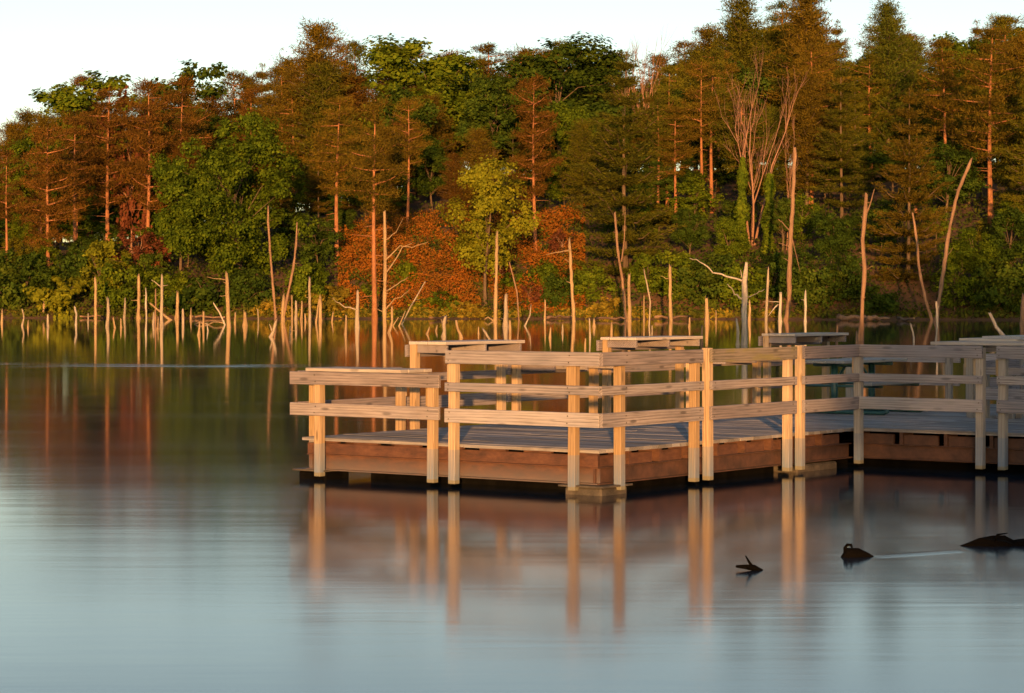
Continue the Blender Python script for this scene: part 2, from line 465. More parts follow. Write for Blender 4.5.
def section(edge, a0, a1, rails, posts, shelf=None, mats=None, short_top=True, pmat=None):
    for i, (zt, zb) in enumerate(rails):
        mt = M[(mats or ['rail', 'rail', 'rail'])[i]]
        rb = board('rail', along(edge, a0 + rnd.uniform(-.01,.01), RO), along(edge, a1 + rnd.uniform(-.01,.01), RO), DZ+zb, DZ+zt, .04, mt)
        p0 = Vector((*along(edge, a0, RO), 0)); sgn = 1 if a1 > a0 else -1
        out = -1 if (Vector((*along(edge, a0, 1), 0)) - Vector((*along(edge, a0, 0), 0))).cross(Vector((*along(edge, a1, 0), 0)) - Vector((*along(edge, a0, 0), 0))).z > 0 else 1
        b = MB()
        for a in posts:
            a_ = a[0] if isinstance(a, tuple) else a
            x = (a_-a0)*sgn
            for zz in (.25, .75):
                xx = max(.02, x + rnd.uniform(-.015, .015)); z0 = (zt-zb)*zz
                b.tube([(xx, out*.019, z0), (xx, out*.0245, z0)], [.0085, .0075], 6)
        bm = bmesh.new(); bm.from_mesh(rb.data); rb.data.materials.append(M['bolt'])
        k = len(bm.faces); bm.from_mesh(b.mesh('bolts')); bm.faces.ensure_lookup_table()
        for fc in bm.faces[k:]: fc.material_index = 1
        bm.to_mesh(rb.data); bm.free()
    for a in posts:
        full = isinstance(a, tuple); a_ = a[0] if full else a
        s, t = along(edge, a_, PO)
        post(s, t, DZ + rails[0][0] + (.012 if full else -.02), mat=pmat)
        if not full:                          # short cleat that carries the top rail
            off = .062
            p = along(edge, a_ + off, PO - .01)
            b = MB(); b.box(-.02, .02, -.03, .03, 0, .20)
            b.build('cleat', M['post'], pier, bevel=.004, loc=(p[0], p[1], DZ + rails[0][0] - .36))
    if shelf:
        b0, b1 = shelf; z = DZ + rails[0][0]
        x0 = along(edge, b0, .13); x1 = along(edge, b1, .13)
        # three boards side by side, reaching in over the deck
        d = Vector((x1[0]-x0[0], x1[1]-x0[1], 0)); L = d.length
        inn = Vector((*along(edge, b0, -1), 0)) - Vector((*along(edge, b0, 0), 0))
        ang = math.atan2(d.y, d.x)
        loc_in = Vector((inn.x*math.cos(-ang) - inn.y*math.sin(-ang), inn.x*math.sin(-ang) + inn.y*math.cos(-ang), 0))
        sg = 1 if loc_in.y > 0 else -1
        b = MB()
        for k in range(4):
            y0, y1 = sorted((sg*(k*.147), sg*(k*.147+.142)))
            b.box(rnd.uniform(0,.012), L - rnd.uniform(0,.012), y0, y1, .003, .042)
        sh = b.build('shelf', M['shelf'], pier, bevel=.004, loc=(x0[0], x0[1], z), rot=(0, 0, ang))
        for xx in (.05, L*.5, L-.09):          # bearers below the shelf
            c = MB(); y0, y1 = sorted((0, sg*.56)); c.box(xx, xx+.04, y0, y1, -.10, -.001)
            c.build('shelf_bearer', M['rail'], sh, bevel=.004)

# front edge: a low section with a shelf, then a tall three-board section up to the corner
FE, RE, TE, LE, EE, BE, QE = ('s-', 0), ('t-', 0), ('s-', 5.69), ('t+', 4.16), ('s+', 13.0), ('s+', 8.87), ('t-', 0)
section(FE, 4.268, 2.045, LO, [3.873, 2.198], shelf=(4.06, 2.62))
section(FE, 1.953, -.132, HI, [1.894, .262], mats=['railgrey', 'railgrey', 'railgrey'])
# right-hand side
section(RE, -.172, 1.863, HI, [.287, 1.786], mats=['rail', 'rail', 'rail'])
section(RE, 2.035, 3.968, HI, [(2.089,), 3.879], mats=['railmoss', 'rail', 'rail'])
section(RE, 4.14, 5.52, HI, [(4.184,)], mats=['rail', 'rail', 'rail'])
# the walkway leaving to the right
section(TE, -.13, -1.845, HI, [-.115, -1.779], mats=['railgrey', 'railgrey', 'railgrey'], pmat=M['postgrey'])
section(TE, -2.03, -4.1, HI, [-2.075, -3.9], mats=['railgrey', 'railgrey', 'railgrey'], pmat=M['postgrey'])
section(TE, -4.3, -6.6, HI, [-4.4, -6.4], shelf=None, mats=['railgrey', 'railgrey', 'railgrey'], pmat=M['postgrey'])
section(BE, -.2, -2.3, HI, [-.03, -2.15], shelf=(-.1, -2.3), mats=['railgrey', 'railgrey', 'railgrey'], pmat=M['postgrey'])
section(BE, -2.4, -4.4, LO, [-2.5, -4.3], mats=['railgrey', 'railgrey', 'railgrey'], pmat=M['postgrey'])
section(BE, -4.5, -6.6, HI, [-4.6, -6.4], mats=['railgrey', 'railgrey', 'railgrey'], pmat=M['postgrey'])
# left-hand side, away from the camera: low and tall sections by turns
section(LE, .05, 1.95, LO, [.25, 1.861])
section(LE, 2.05, 4.08, HI, [(2.145,), 3.959], shelf=(2.08, 3.75))
section(LE, 4.16, 6.17, LO, [4.278, 6.066], shelf=(4.36, 5.95))
section(LE, 6.27, 8.38, HI, [(6.387,), 8.266], shelf=(6.30, 8.05))
section(LE, 8.45, 10.55, LO, [8.55, 10.42], shelf=(8.62, 10.45))
section(LE, 10.62, 12.75, HI, [(10.73,), 12.56], shelf=(10.65, 12.35))
section(EE, 4.26, 2.2, LO, [4.1, 2.35], pmat=M['postgrey'], mats=['railgrey']*3)
section(EE, 2.1, -.13, LO, [2.0, .15], pmat=M['postgrey'], mats=['railgrey']*3)
section(QE, 9.1, 10.2, LO, [9.3, 10.1], pmat=M['postgrey'], mats=['railgrey']*3)
section(QE, 10.3, 13.1, HI, [10.4, 12.95], shelf=(10.3, 13.0), pmat=M['postgrey'], mats=['railgrey']*3)
# inner shelf beside the walkway mouth
b = MB()
for k in range(4): b.box(0, 1.9, .02+k*.147, .162+k*.147, 0, .04)
sh = b.build('shelf', M['shelf'], pier, bevel=.004, loc=(5.60, -1.10, DZ+1.055), rot=(0, 0, R(-90)))
for xx in (.1, .9, 1.75):
    c = MB(); c.box(xx, xx+.04, 0.0, .6, -.10, -.002); c.build('shelf_bearer', M['railgrey'], sh, bevel=.004)

# deck boards, all running the same way
b = MB(); pitch = .146; s = -.03
while s < 13.03:
    t0 = -8.0 if 5.66 < s+.07 < 8.90 else -.03
    cuts = [t0] + [c for c in ([-5.2, -2.6] if t0 < -1 else [])] + [4.19]
    if t0 < -1: cuts = sorted(set(cuts + [.4 if int(s/pitch) % 2 else -.25]))
    else: cuts = sorted(set(cuts + [2.1 + (.35 if int(s/pitch) % 2 else -.3)]))
    for c0, c1 in zip(cuts[:-1], cuts[1:]):
        e0 = rnd.uniform(-.006, .006)
        b.box(s+.004, s+pitch-.004, c0 + (.002 if c0 != t0 else e0), c1 - (.002 if c1 < 4 else e0), DZ-.038 + rnd.uniform(-.003,.003), DZ + rnd.uniform(-.003,.003))
    s += pitch
b.build('deck', M['plank'], pier)

# steel edge beams with joist ends above them
def edge_beam(p, q, inward, full):
    """channel beam under the edge from p to q; full: plated up to the deck, else joist ends show above"""
    p = Vector((*p, 0)); q = Vector((*q, 0)); d = q-p; L = d.length; ang = math.atan2(d.y, d.x)
    lin = Vector((inward[0]*math.cos(-ang) - inward[1]*math.sin(-ang), inward[0]*math.sin(-ang) + inward[1]*math.cos(-ang), 0)).y
    sg = 1 if lin > 0 else -1
    def bx(m, x0, x1, y0, y1, z0, z1):
        y0, y1 = sorted((sg*y0, sg*y1)); m.box(x0, x1, y0, y1, z0, z1)
    b = MB()
    bx(b, 0, L, .055, .08, .125, .285)         # web
    bx(b, 0, L, .0, .10, .110, .125)           # bottom flange
    bx(b, 0, L, .015, .10, .285, .298)         # top flange
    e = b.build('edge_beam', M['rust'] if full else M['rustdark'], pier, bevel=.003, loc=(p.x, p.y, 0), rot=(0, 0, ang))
    if full:
        b = MB(); bx(b, 0, L, .03, .07, .300, .425); b.build('rim_joist', M['rust'], e, bevel=.003)
        b = MB()
        x = .1
        while x < L-.1:                        # packing blocks that leave small dark gaps below the boards
            bx(b, x, x+.36, .03, .09, .427, .450); x += .61
        b.build('packing_blocks', M['rust'], e)
    else:
        b = MB(); x = 0.05
        while x < L-.1:
            bx(b, x, min(x+.46, L), .055, .095, .30, .42); bx(b, x-.05, x-.005, .02, .3, .30, .45); x += .61
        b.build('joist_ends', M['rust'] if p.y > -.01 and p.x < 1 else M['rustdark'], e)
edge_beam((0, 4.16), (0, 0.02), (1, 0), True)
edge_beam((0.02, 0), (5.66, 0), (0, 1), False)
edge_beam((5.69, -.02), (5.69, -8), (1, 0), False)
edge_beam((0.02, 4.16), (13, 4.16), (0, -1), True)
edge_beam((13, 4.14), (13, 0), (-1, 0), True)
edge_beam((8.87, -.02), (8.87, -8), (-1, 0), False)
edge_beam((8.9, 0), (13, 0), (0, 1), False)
# floats
def floatbox(s0, s1, t0, t1, z1, mat, plate=True):
    b = MB(); b.box(s0, s1, t0, t1, -.35, z1); f = b.build('float', mat, pier, bevel=.02)
    if plate:
        b = MB(); b.box(s0-.05, s1+.03, t0-.05, t1+.05, z1+.001, z1+.022); b.build('mounting_plate', M['float'], f, bevel=.003)
floatbox(-.02, .42, 3.84, 4.26, .095, M['black'])
floatbox(-.06, .45, -.08, .40, .085, M['float'])
floatbox(4.3, 5.3, .02, .55, .088, M['float'], False)
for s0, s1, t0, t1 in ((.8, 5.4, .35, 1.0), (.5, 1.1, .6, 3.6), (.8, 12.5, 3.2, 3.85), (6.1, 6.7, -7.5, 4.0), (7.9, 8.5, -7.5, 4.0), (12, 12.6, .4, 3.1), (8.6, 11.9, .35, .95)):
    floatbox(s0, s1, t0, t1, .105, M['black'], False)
b = MB(); b.box(.3, 12.8, .25, 3.95, .30, .31); b.box(5.9, 8.7, -7.8, .2, .312, .322)  # black sheets added below the boards to keep the underside in deep shade
b.build('dark_underside_sheet', M['black'], pier)

# picnic table on the pier
def picnic():
    loc = pier.matrix_basis @ Vector((9.35, 2.0, DZ))
    t = empty('picnic_table', loc, pier.rotation_euler.z)
    tag(t, 'picnic table with teal steel tube frame standing on the pier deck', 'picnic table')
    b = MB()
    for k in range(5): b.box(-.95, .95, -.37+k*.149, -.37+k*.149+.143, .72, .76)
    b.build('tabletop', M['seat'], t, bevel=.004)
    for sy in (-1, 1):
        b = MB()
        for k in range(2): b.box(-.95, .95, sy*.68-.13+k*.133, sy*.68-.13+k*.133+.127, .42, .46)
        b.build('bench_seat', M['seat'], t, bevel=.004)
    for sx in (-.55, .55):
        b = MB()
        b.tube([(sx, 0, .035), (sx, 0, .70)], [.05, .05], 8)
        b.tube([(sx, -.80, .09), (sx, -.84, .05), (sx, -.78, .03), (sx, .78, .03), (sx, .84, .05), (sx, .80, .09)], [.03]*6, 8)
        b.tube([(sx, -.76, .395), (sx, .76, .395)], [.018]*2, 8)
        b.tube([(sx, -.33, .695), (sx, .33, .695)], [.028]*2, 8)
        b.build('leg', M['teal'], t, smooth=True)
        b = MB(); b.tube([(sx, 0, .42), (sx*.35, 0, .705)], [.02]*2, 6); b.build('brace', M['teal'], t, smooth=True)
picnic()
# ------------------------------------------------------------------ tree makers (each returns trunk mesh, crown mesh; foot at the origin)
def V3(*a): return np.array(a, float)

def pine_meshes(name, seed, H, r0, cb, Lmax, spacing, style):
    """style 'red': open clumpy crown on a long bare trunk; 'white': long flat plumes in tiers; 'dense': closed dark crown"""
    rg = random.Random(seed); t = MB()
    bend = [(rg.uniform(-1,1), rg.uniform(-1,1)) for _ in range(4)]
    def axis(z):
        f = z/H
        return Vector((.35*bend[0][0]*math.sin(f*3.0) + .3*bend[1][0]*f, .35*bend[0][1]*math.sin(f*3.4) + .3*bend[1][1]*f, z))
    zs = [H*i/9 for i in range(10)]
    t.tube([axis(z) for z in zs], [max(.03, r0*(1-.88*z/H))*(1.35 if z == 0 else 1) for z in zs], 7, rg=rg)
    C, D, L, W = [], [], [], []
    z = cb*H
    # dead stubs below the crown
    if style == 'red':
        for _ in range(9):
            zz = rg.uniform(.3*cb, 1.0)*H*cb*1.0 + .1*H*cb
            th = rg.uniform(0, 6.28); l = rg.uniform(.6, 2.4)
            p = axis(zz); q = p + Vector((math.cos(th)*l, math.sin(th)*l, rg.uniform(-.3,.4)))
            t.tube([p, q], [.05, .015], 4, cap=False)
    while z < H*.985:
        f = (z - cb*H)/(H - cb*H)             # 0 at the crown's foot, 1 at the tip
        if style == 'red':
            prof = (math.sin(min(1, f*1.25+.22)*math.pi*.62))**.8*(1-f)**.30
            nb = rg.choice((3, 4, 4, 5))
        elif style == 'white':
            prof = (1-f)**.72*(.72+.28*min(1, f*5))
            nb = rg.choice((7, 8, 8))
        else:
            prof = min(1, .55+f*1.6)*(1-f)**.46
            nb = rg.choice((5, 6))
        ph = rg.uniform(0, 6.28)
        inner = {'red': 1, 'white': 7, 'dense': 3}[style] if f > .12 else 0
        for k in range(nb + inner):
            th = ph + 6.283*k/nb + rg.uniform(-.35, .35)
            l = max(.35, Lmax*prof*rg.uniform(.55, 1.12))
            if k >= nb: th = rg.uniform(0, 6.283); l = max(.3, min(1.5, Lmax*prof*rg.uniform(.18, .36)))
            if style == 'red' and rg.random() < .13: continue
            if style == 'white' and rg.random() < .08: continue
            rise = {'red': rg.uniform(-.1, .45), 'white': rg.uniform(-.12, .16)+f*.5, 'dense': rg.uniform(-.05, .35)+f*.4}[style]
            zb = z + rg.uniform(-.3, .3)*spacing*(.45 if style == 'white' else 1)
            p = axis(min(zb, H)); o = Vector((math.cos(th), math.sin(th), 0))
            mid = p + o*l*.55 + Vector((0, 0, l*rise*.4)); tip = p + o*l + Vector((0, 0, l*rise))
            if style == 'white': tip.z += .10*l; mid.z -= .05*l
            t.tube([p, mid, tip], [max(.02, (.03 if style == 'red' else .02)*l+.01), .016*l+.008, .008], 4, cap=False)
            ntuft = max(3, int(l*{'red': 3.0, 'white': 3.8, 'dense': 2.9}[style]))
            for j in range(ntuft):
                u = 1 - (j+rg.random()*.8)/ntuft*{'red': .78, 'white': .92, 'dense': .92}[style]
                q = p.lerp(mid, u/.55) if u < .55 else mid.lerp(tip, (u-.55)/.45)
                side = Vector((-o.y, o.x, 0))
                sw = {'red': .34, 'white': .30, 'dense': .33}[style]*l*(1.1-abs(u-.6))
                q = q + side*rg.uniform(-sw, sw) + Vector((0, 0, rg.uniform(-.12, .2)))
                n = {'red': 34, 'white': 30, 'dense': 27}[style]
                sp = {'red': V3(.46, .46, .34), 'white': V3(.50, .50, .10), 'dense': V3(.5, .5, .32)}[style]
                cc = np.array(q) + nrg.normal(size=(n, 3))*sp*.72
                dd = np.array(o)*{'red': .5, 'white': .8, 'dense': .5}[style] + V3(0, 0, {'red': .55, 'white': .30, 'dense': .5}[style]) + nrg.normal(size=(n, 3))*{'red': .75, 'white': .45, 'dense': .7}[style]
                C.append(cc); D.append(dd)
                L.append(nrg.uniform(.26, .56, n)); W.append(nrg.uniform(.055, .12, n))
        z += spacing*rg.uniform(.75, 1.25)
    # leader
    n = 60; cc = np.array(axis(H)) + nrg.normal(size=(n, 3))*V3(.35, .35, .3) - V3(0, 0, .5)
    C.append(cc); D.append(V3(0,0,1)+nrg.normal(size=(n,3))*.6); L.append(nrg.uniform(.3,.6,n)); W.append(nrg.uniform(.07,.13,n))
    crown = npmesh(name+'_crown', needle_cards(np.concatenate(C), np.concatenate(D), np.concatenate(L), np.concatenate(W)), 3)
    return t.mesh(name+'_trunk', True), crown, H

def leafy_meshes(name, seed, H, Wd, cb, nleaf, leaf, r0=.28, lobes=40, lean=0.0, sparse=1.0, lob=(.13, .22)):
    """broadleaf tree: limbs reaching to many uneven clumps of leaves"""
    rg = random.Random(seed); t = MB()
    top = H*.62
    def axis(z): return Vector((lean*(z/H)**1.3*H + .25*math.sin(z*.35+seed), .2*math.sin(z*.4), z))
    zs = [top*i/6 for i in range(7)]
    t.tube([axis(z) for z in zs], [r0*(1-.75*z/top)*(1.35 if z == 0 else 1) for z in zs], 7, rg=rg)
    C, N = [], []
    cz = (cb+1)/2*H; hh = (1-cb)/2*H
    lb = []
    for i in range(lobes):
        for _ in range(30):
            d = Vector((rg.gauss(0,1), rg.gauss(0,1), rg.gauss(0,1))).normalized()
            r = rg.random()**.38*.86
            p = Vector((d.x*r*Wd/2, d.y*r*Wd/2, cz + d.z*r*hh))
            wz = 1.0 if p.z > cz else 1 + .45*abs(d.z*r)
            p.x = p.x*wz + lean*(p.z/H)**1.3*H; p.y *= wz
            s = rg.uniform(*lob)*Wd
            if all((p-q).length > .62*min(s, s2) for q, s2 in lb): break
        lb.append((p, s))
        st = axis(rg.uniform(.55, .97)*min(top, max(p.z-.06*H, .3*H)))
        mid = st.lerp(p, .55) + Vector((rg.uniform(-.4,.4), rg.uniform(-.4,.4), rg.uniform(.0,.7)))
        rr = .03 + .006*(p-st).length
        if p.z > .42*H and rg.random() < .42: t.tube([st, mid, p], [rr, rr*.6, .012], 5, cap=False)
    tot = sum(s**2 for _, s in lb)
    for p, s in lb:
        n = max(20, int(nleaf*s*s/tot*sparse))
        # each clump is itself a handful of twig sprays
        ns = max(4, int(n/22))
        dirs = unit(nrg.normal(size=(ns, 3)) + V3(0, -.0, .25))
        cen = np.array(p) + dirs*s*nrg.uniform(.35, 1.05, (ns, 1))*V3(1, 1, .9)
        idx = nrg.integers(0, ns, n)
        c = cen[idx] + nrg.normal(size=(n, 3))*s*V3(.22, .22, .16)
        C.append(c)
        N.append(dirs[idx]*1.15 + V3(0, 0, .40) + nrg.normal(size=(n, 3))*.42)
    C = np.concatenate(C); N = np.concatenate(N)
    crown = npmesh(name+'_crown', leaf_cards(C, N, leaf*nrg.uniform(.65, 1.25, len(C))), 4)
    return t.mesh(name+'_trunk', True), crown, H

def bare_mesh(name, seed, stems, H, spread, r0, levels=4, fan=.42):
    rg = random.Random(seed); t = MB()
    def grow(p, d, l, r, lv):
        n = 4; pts = [p]; q = p; dd = d.copy()
        for i in range(n):
            dd = (dd + Vector((rg.uniform(-.10,.10), rg.uniform(-.10,.10), .05))).normalized()
            q = q + dd*l/n; pts.append(q)
        t.tube(pts, [r*(1-.5*i/n) for i in range(n+1)], 5 if lv > 1 else 3, cap=False)
        if lv <= 0: return
        k = rg.choice((2, 3, 3)) if lv > 1 else rg.choice((3, 4, 5))
        for j in range(k):
            u = rg.uniform(.35, 1.0) if j else 1.0
            b = pts[0].lerp(pts[-1], u) if u < 1 else pts[-1]
            b = pts[min(n, int(u*n))]
            a = rg.uniform(0, 6.28); sp = rg.uniform(fan*.5, fan*1.25)
            ax = Vector((math.cos(a), math.sin(a), 0)); ax = (ax - dd*ax.dot(dd)).normalized()
            nd = (dd*math.cos(sp) + ax*math.sin(sp) + Vector((0,0,.10))).normalized()
            grow(b, nd, l*rg.uniform(.50, .74), max(.019, r*.54), lv-1)
    for i in range(stems):
        a = 6.28*i/stems + rg.uniform(-.3,.3)
        grow(Vector((math.cos(a)*.3, math.sin(a)*.2, 0)), Vector((math.cos(a)*spread, math.sin(a)*spread*.6, 1)).normalized(), H*.47, r0*rg.uniform(.8,1.1), levels)
    zmax = max(v[2] for v in t.v)
    return t.mesh(name, True), None, zmax

RED = [pine_meshes('red_pine', 100+i, 22, .30, cb, lm, 1.25, 'red') for i, (cb, lm) in enumerate(((.36, 4.9), (.44, 4.3), (.32, 5.3), (.52, 4.3)))]
WHITE = [pine_meshes('white_pine', 200+i, 24, .30, cb, lm, 1.75, 'white') for i, (cb, lm) in enumerate(((.03, 6.6), (.12, 5.6)))]
DENSE = [pine_meshes('dense_pine', 300+i, 20, .28, cb, lm, .95, 'dense') for i, (cb, lm) in enumerate(((.10, 5.0), (.18, 4.6)))]
LEAFY = [leafy_meshes('maple', 400, 22, 17.5, .03, 40000, .33, .38, 78, lob=(.06, .115)),
         leafy_meshes('round_leafy', 401, 14, 9, .25, 13000, .31, .22, 34, lob=(.10, .18)),
         leafy_meshes('tall_leafy', 402, 18, 8, .28, 14000, .31, .25, 40, lob=(.10, .18)),
         leafy_meshes('airy_leafy', 403, 15, 7, .22, 6500, .31, .18, 34, lob=(.11, .18)),
         leafy_meshes('yellow_leafy', 404, 17, 10.5, .16, 9500, .32, .24, 34, lean=-.13, lob=(.10, .17))]
BUSH = [leafy_meshes('bush', 500+i, h, w, .0, int(n*1.7), .26, .07, lo, lob=(.13, .24)) for i, (h, w, n, lo) in enumerate(((4, 5, 2200, 22), (5.5, 4.6, 2400, 24), (2.4, 3.6, 1100, 14), (7.5, 5.2, 3000, 30)))]
THIN = leafy_meshes('thin_shrub', 520, 5, 4.5, .2, 1900, .22, .07, 26, lob=(.10, .2))
BARE = [bare_mesh('bare_limbs', 604, 4, 20, .20, .18, 4, .40), bare_mesh('bare_limbs', 601, 1, 13, .05, .13, 4, .45)]

def place_e(px, e):
    """point at screen column px, e metres inland of the shore"""
    d = 262.0 + e
    for _ in range(8):
        d = float(shoreY((px-512)*d/F)) + e
    return (px-512)*d/F, d

def put_tree(name, src, px, ytop, e, wide, crown_mat, label, cat='tree', group=None, trunk_mat='pinebark', rz=None, sink=.15, zoff=None):
    tm, cm, H = src
    X, Y = place_e(px, e)
    zb = float(hz(X, Y)) - sink if zoff is None else zoff
    h = max(1.0, zat(ytop, Y) - zb)
    k = h/H
    root = empty(name, (X, Y, zb), rnd.uniform(0, 6.28) if rz is None else rz)
    tag(root, label, cat, group)
    root.scale = (k*wide, k*wide, k)
    t = bpy.data.objects.new('trunk', tm); t.parent = root; COL.objects.link(t)
    if not tm.materials: tm.materials.append(None)
    t.material_slots[0].link = 'OBJECT'; t.material_slots[0].material = M[trunk_mat]
    if cm:
        c = bpy.data.objects.new('crown', cm); c.parent = root; COL.objects.link(c)
        if not cm.materials: cm.materials.append(None)
        c.material_slots[0].link = 'OBJECT'; c.material_slots[0].material = M[crown_mat]
    return root

# ------------------------------------------------------------------ the trees one can point at
G1 = 'trees of the wooded hillside'
named = [
 # name, mesh, px, ytop, inland, width, crown, label, trunk
 ('red_pine', RED[2], 49, 128, 8, 1.1, 'pine_rust', 'leaning pine with long bare pale limbs above the dark lakeside bushes', 'pinebark'),
 ('red_pine', RED[3], 8, 150, 10, .9, 'pine_rust', 'dull russet pine with thin crown beside the leaning bare limbed pine', 'pinebark'),
 ('red_pine', RED[1], 76, 118, 22, 1.15, 'pine_rust', 'broad russet pine between the leaning pine and the straight orange trunk', 'pinebark'),
 ('red_pine', RED[0], 108, 88, 26, 1.1, 'pine_rust', 'tall red pine with straight orange trunk between two russet pines', 'pinebark'),
 ('red_pine', RED[2], 146, 82, 24, 1.0, 'pine_rust', 'red pine with tiers of rust coloured boughs standing by the great maple', 'pinebark'),
 ('red_pine', RED[1], 181, 78, 30, 1.0, 'pine_rust', 'red pine whose orange trunk shows above the shoulder of the great maple', 'pinebark'),
 ('leafy_tree', LEAFY[3], 88, 64, 72, 1.5, 'leaf_green', 'feathery pale green tree standing up alone on the skyline', 'bark'),
 ('leafy_tree', LEAFY[3], 196, 54, 78, 1.3, 'leaf_dark', 'thin dark feathery treetop poking above the russet pines', 'bark'),
 ('leafy_tree', LEAFY[1], 38, 124, 44, 1.0, 'leaf_green', 'mid green leafy crown among the russet pines', 'bark'),
 ('maple_tree', LEAFY[0], 238, 104, 5, 1.0, 'leaf_green', 'great spreading green maple reaching down to the water', 'bark'),
 ('leafy_tree', LEAFY[1], 182, 148, 10, .85, 'leaf_green', 'lower green leafy tree at the side of the great maple', 'bark'),
 ('dense_pine', DENSE[0], 318, 23, 62, 1.2, 'pine_brown', 'high brown domed pine rising above its neighbours on the skyline', 'bark'),
 ('leafy_tree', LEAFY[1], 421, 29, 66, 1.3, 'leaf_green', 'bright green broadleaf crown alone on the skyline', 'bark'),
 ('red_pine', RED[1], 337, 98, 15, 1.15, 'pine_brown', 'pine with stout orange trunk standing on the reddish bank edge', 'pinebark'),
 ('red_pine', RED[3], 375, 100, -6, .95, 'pine_brown', 'half dead pine growing straight out of the lake with a high thin crown', 'pinebark'),
 ('red_pine', RED[3], 407, 98, 26, .95, 'pine_brown', 'pine with forking orange trunk above the red bracken', 'pinebark'),
 ('leafy_tree', LEAFY[1], 400, 84, 44, 1.0, 'leaf_dark', 'dark green broadleaf crown among brown pines behind the half dead pine', 'bark'),
 ('dense_pine', DENSE[0], 430, 96, 58, 1.3, 'pine_brown', 'deep brown pine filling the gap behind the forking orange trunk', 'bark'),
 ('dense_pine', DENSE[1], 352, 120, 52, 1.3, 'pine_olive', 'olive pine filling the gap between the stout trunk and the half dead pine', 'bark'),
 ('leafy_tree', LEAFY[2], 492, 58, 44, 1.2, 'leaf_dark', 'tall dark broadleaf tree behind the yellow green one', 'bark'),
 ('leafy_tree', LEAFY[1], 560, 33, 62, 1.5, 'leaf_dark', 'wide dark green crown on the skyline above the open limbed pine', 'bark'),
 ('yellow_leafy_tree', LEAFY[4], 486, 146, 3, .92, 'leaf_yellow', 'leaning yellow green tree at the edge of the red bank', 'bark'),
 ('red_pine', RED[2], 536, 78, 16, .92, 'pine_rust', 'open russet pine with a ladder of bare orange limbs', 'pinebark'),
 ('leafy_tree', LEAFY[1], 578, 98, 36, .9, 'leaf_green', 'light green crown tucked between the open pine and the layered pine', 'bark'),
 ('white_pine', WHITE[0], 626, 52, 9, 1.0, 'pine_olive', 'big layered white pine whose flat boughs reach the shore', 'bark'),
 ('red_pine', RED[3], 657, 92, 27, .95, 'pine_olive', 'pine whose orange trunk makes a close pair beside the layered white pine', 'pinebark'),
 ('red_pine', RED[1], 667, 66, 30, .95, 'pine_olive', 'taller pine of the close pair of orange trunks', 'pinebark'),
 ('red_pine', RED[3], 703, 62, 30, .95, 'pine_brown', 'pine with slim orange trunk in front of its twin', 'pinebark'),
 ('red_pine', RED[1], 712, 52, 34, 1.0, 'pine_olive', 'pine just behind its slim orange twin, beside the bare dead tree', 'pinebark'),
 ('dense_pine', DENSE[0], 738, -2, 66, 1.15, 'pine_olive', 'tall dense olive pine on the skyline behind the bare dead tree', 'bark'),
 ('dense_pine', DENSE[1], 806, -10, 60, 1.2, 'pine_brown', 'highest dense pine on the skyline above the tall lake snag', 'bark'),
 ('red_pine', RED[0], 811, 44, 34, 1.1, 'pine_brown', 'brown pine with lit upper trunk behind the tall lake snag', 'pinebark'),
 ('white_pine', WHITE[1], 842, 62, 28, .95, 'pine_olive', 'dark tiered pine beside the broad golden pine', 'bark'),
 ('dense_pine', DENSE[0], 888, 2, 68, .95, 'pine_green', 'dark pointed pine standing clear against the sky', 'bark'),
 ('white_pine', WHITE[0], 908, 88, 7, .92, 'pine_brown', 'broad golden lit white pine sweeping down to the water', 'bark'),
 ('red_pine', RED[0], 991, 28, 26, 1.15, 'pine_brown', 'pine with a long straight trunk above the green lakeside leaves', 'pinebark'),
 ('red_pine', RED[1], 945, 40, 40, 1.1, 'pine_brown', 'pine showing thin orange stems behind the broad golden pine', 'pinebark'),
 ('white_pine', WHITE[1], 1032, 58, 16, .9, 'pine_olive', 'tiered pine at the edge of the wood beyond the pier walkway', 'bark'),
 ('leafy_tree', LEAFY[2], 975, 218, 3, 1.25, 'leaf_green', 'light green leafy sapling beside the forked reddish snag', 'bark'),
 ('leafy_tree', LEAFY[1], 1012, 205, 6, 1.2, 'leaf_dark', 'dark leafy tree in the shade at the foot of the wood', 'bark'),
 ('leafy_tree', LEAFY[1], 832, 208, 8, 1.1, 'leaf_dark', 'shaded green tree behind the tall pale lake snag', 'bark'),
 ('leafy_tree', LEAFY[1], 690, 205, 12, 1.05, 'leaf_dark', 'low dark leafy tree below the twin orange trunks', 'bark'),
 ('leafy_tree', LEAFY[2], 782, 190, 14, 1.1, 'leaf_dark', 'leafy tree clothed in green behind the grey thin snag', 'bark'),
 ('leafy_tree', LEAFY[1], 730, 215, 8, 1.0, 'leaf_green', 'low green leafy tree at the foot of the ivy clad trunk', 'bark'),
]
for nm, src, px, yt, e, w, cm, lab, tm in named:
    put_tree(nm, src, px, yt, e, w, cm, lab, 'tree', G1, tm)
put_tree('bare_tree', BARE[0], 752, 46, 18, .88, None, 'leafless dead tree with many fine reddish branches fanning upward', 'tree', G1, 'barebark', rz=.2)
put_tree('bare_tree', BARE[1], 786, 108, 16, .55, None, 'thin leafless dead tree with a forked top beside the tall lake snag', 'tree', G1, 'barebark', rz=1.2)
put_tree('bare_tree', BARE[0], 648, 22, 75, .75, None, 'bare twiggy treetop showing against the sky between pines', 'tree', G1, 'barebark', rz=2.2)
put_tree('bare_tree', BARE[1], 616, 34, 74, .9, None, 'small bare treetop at the dip of the skyline', 'tree', G1, 'barebark', rz=.5)

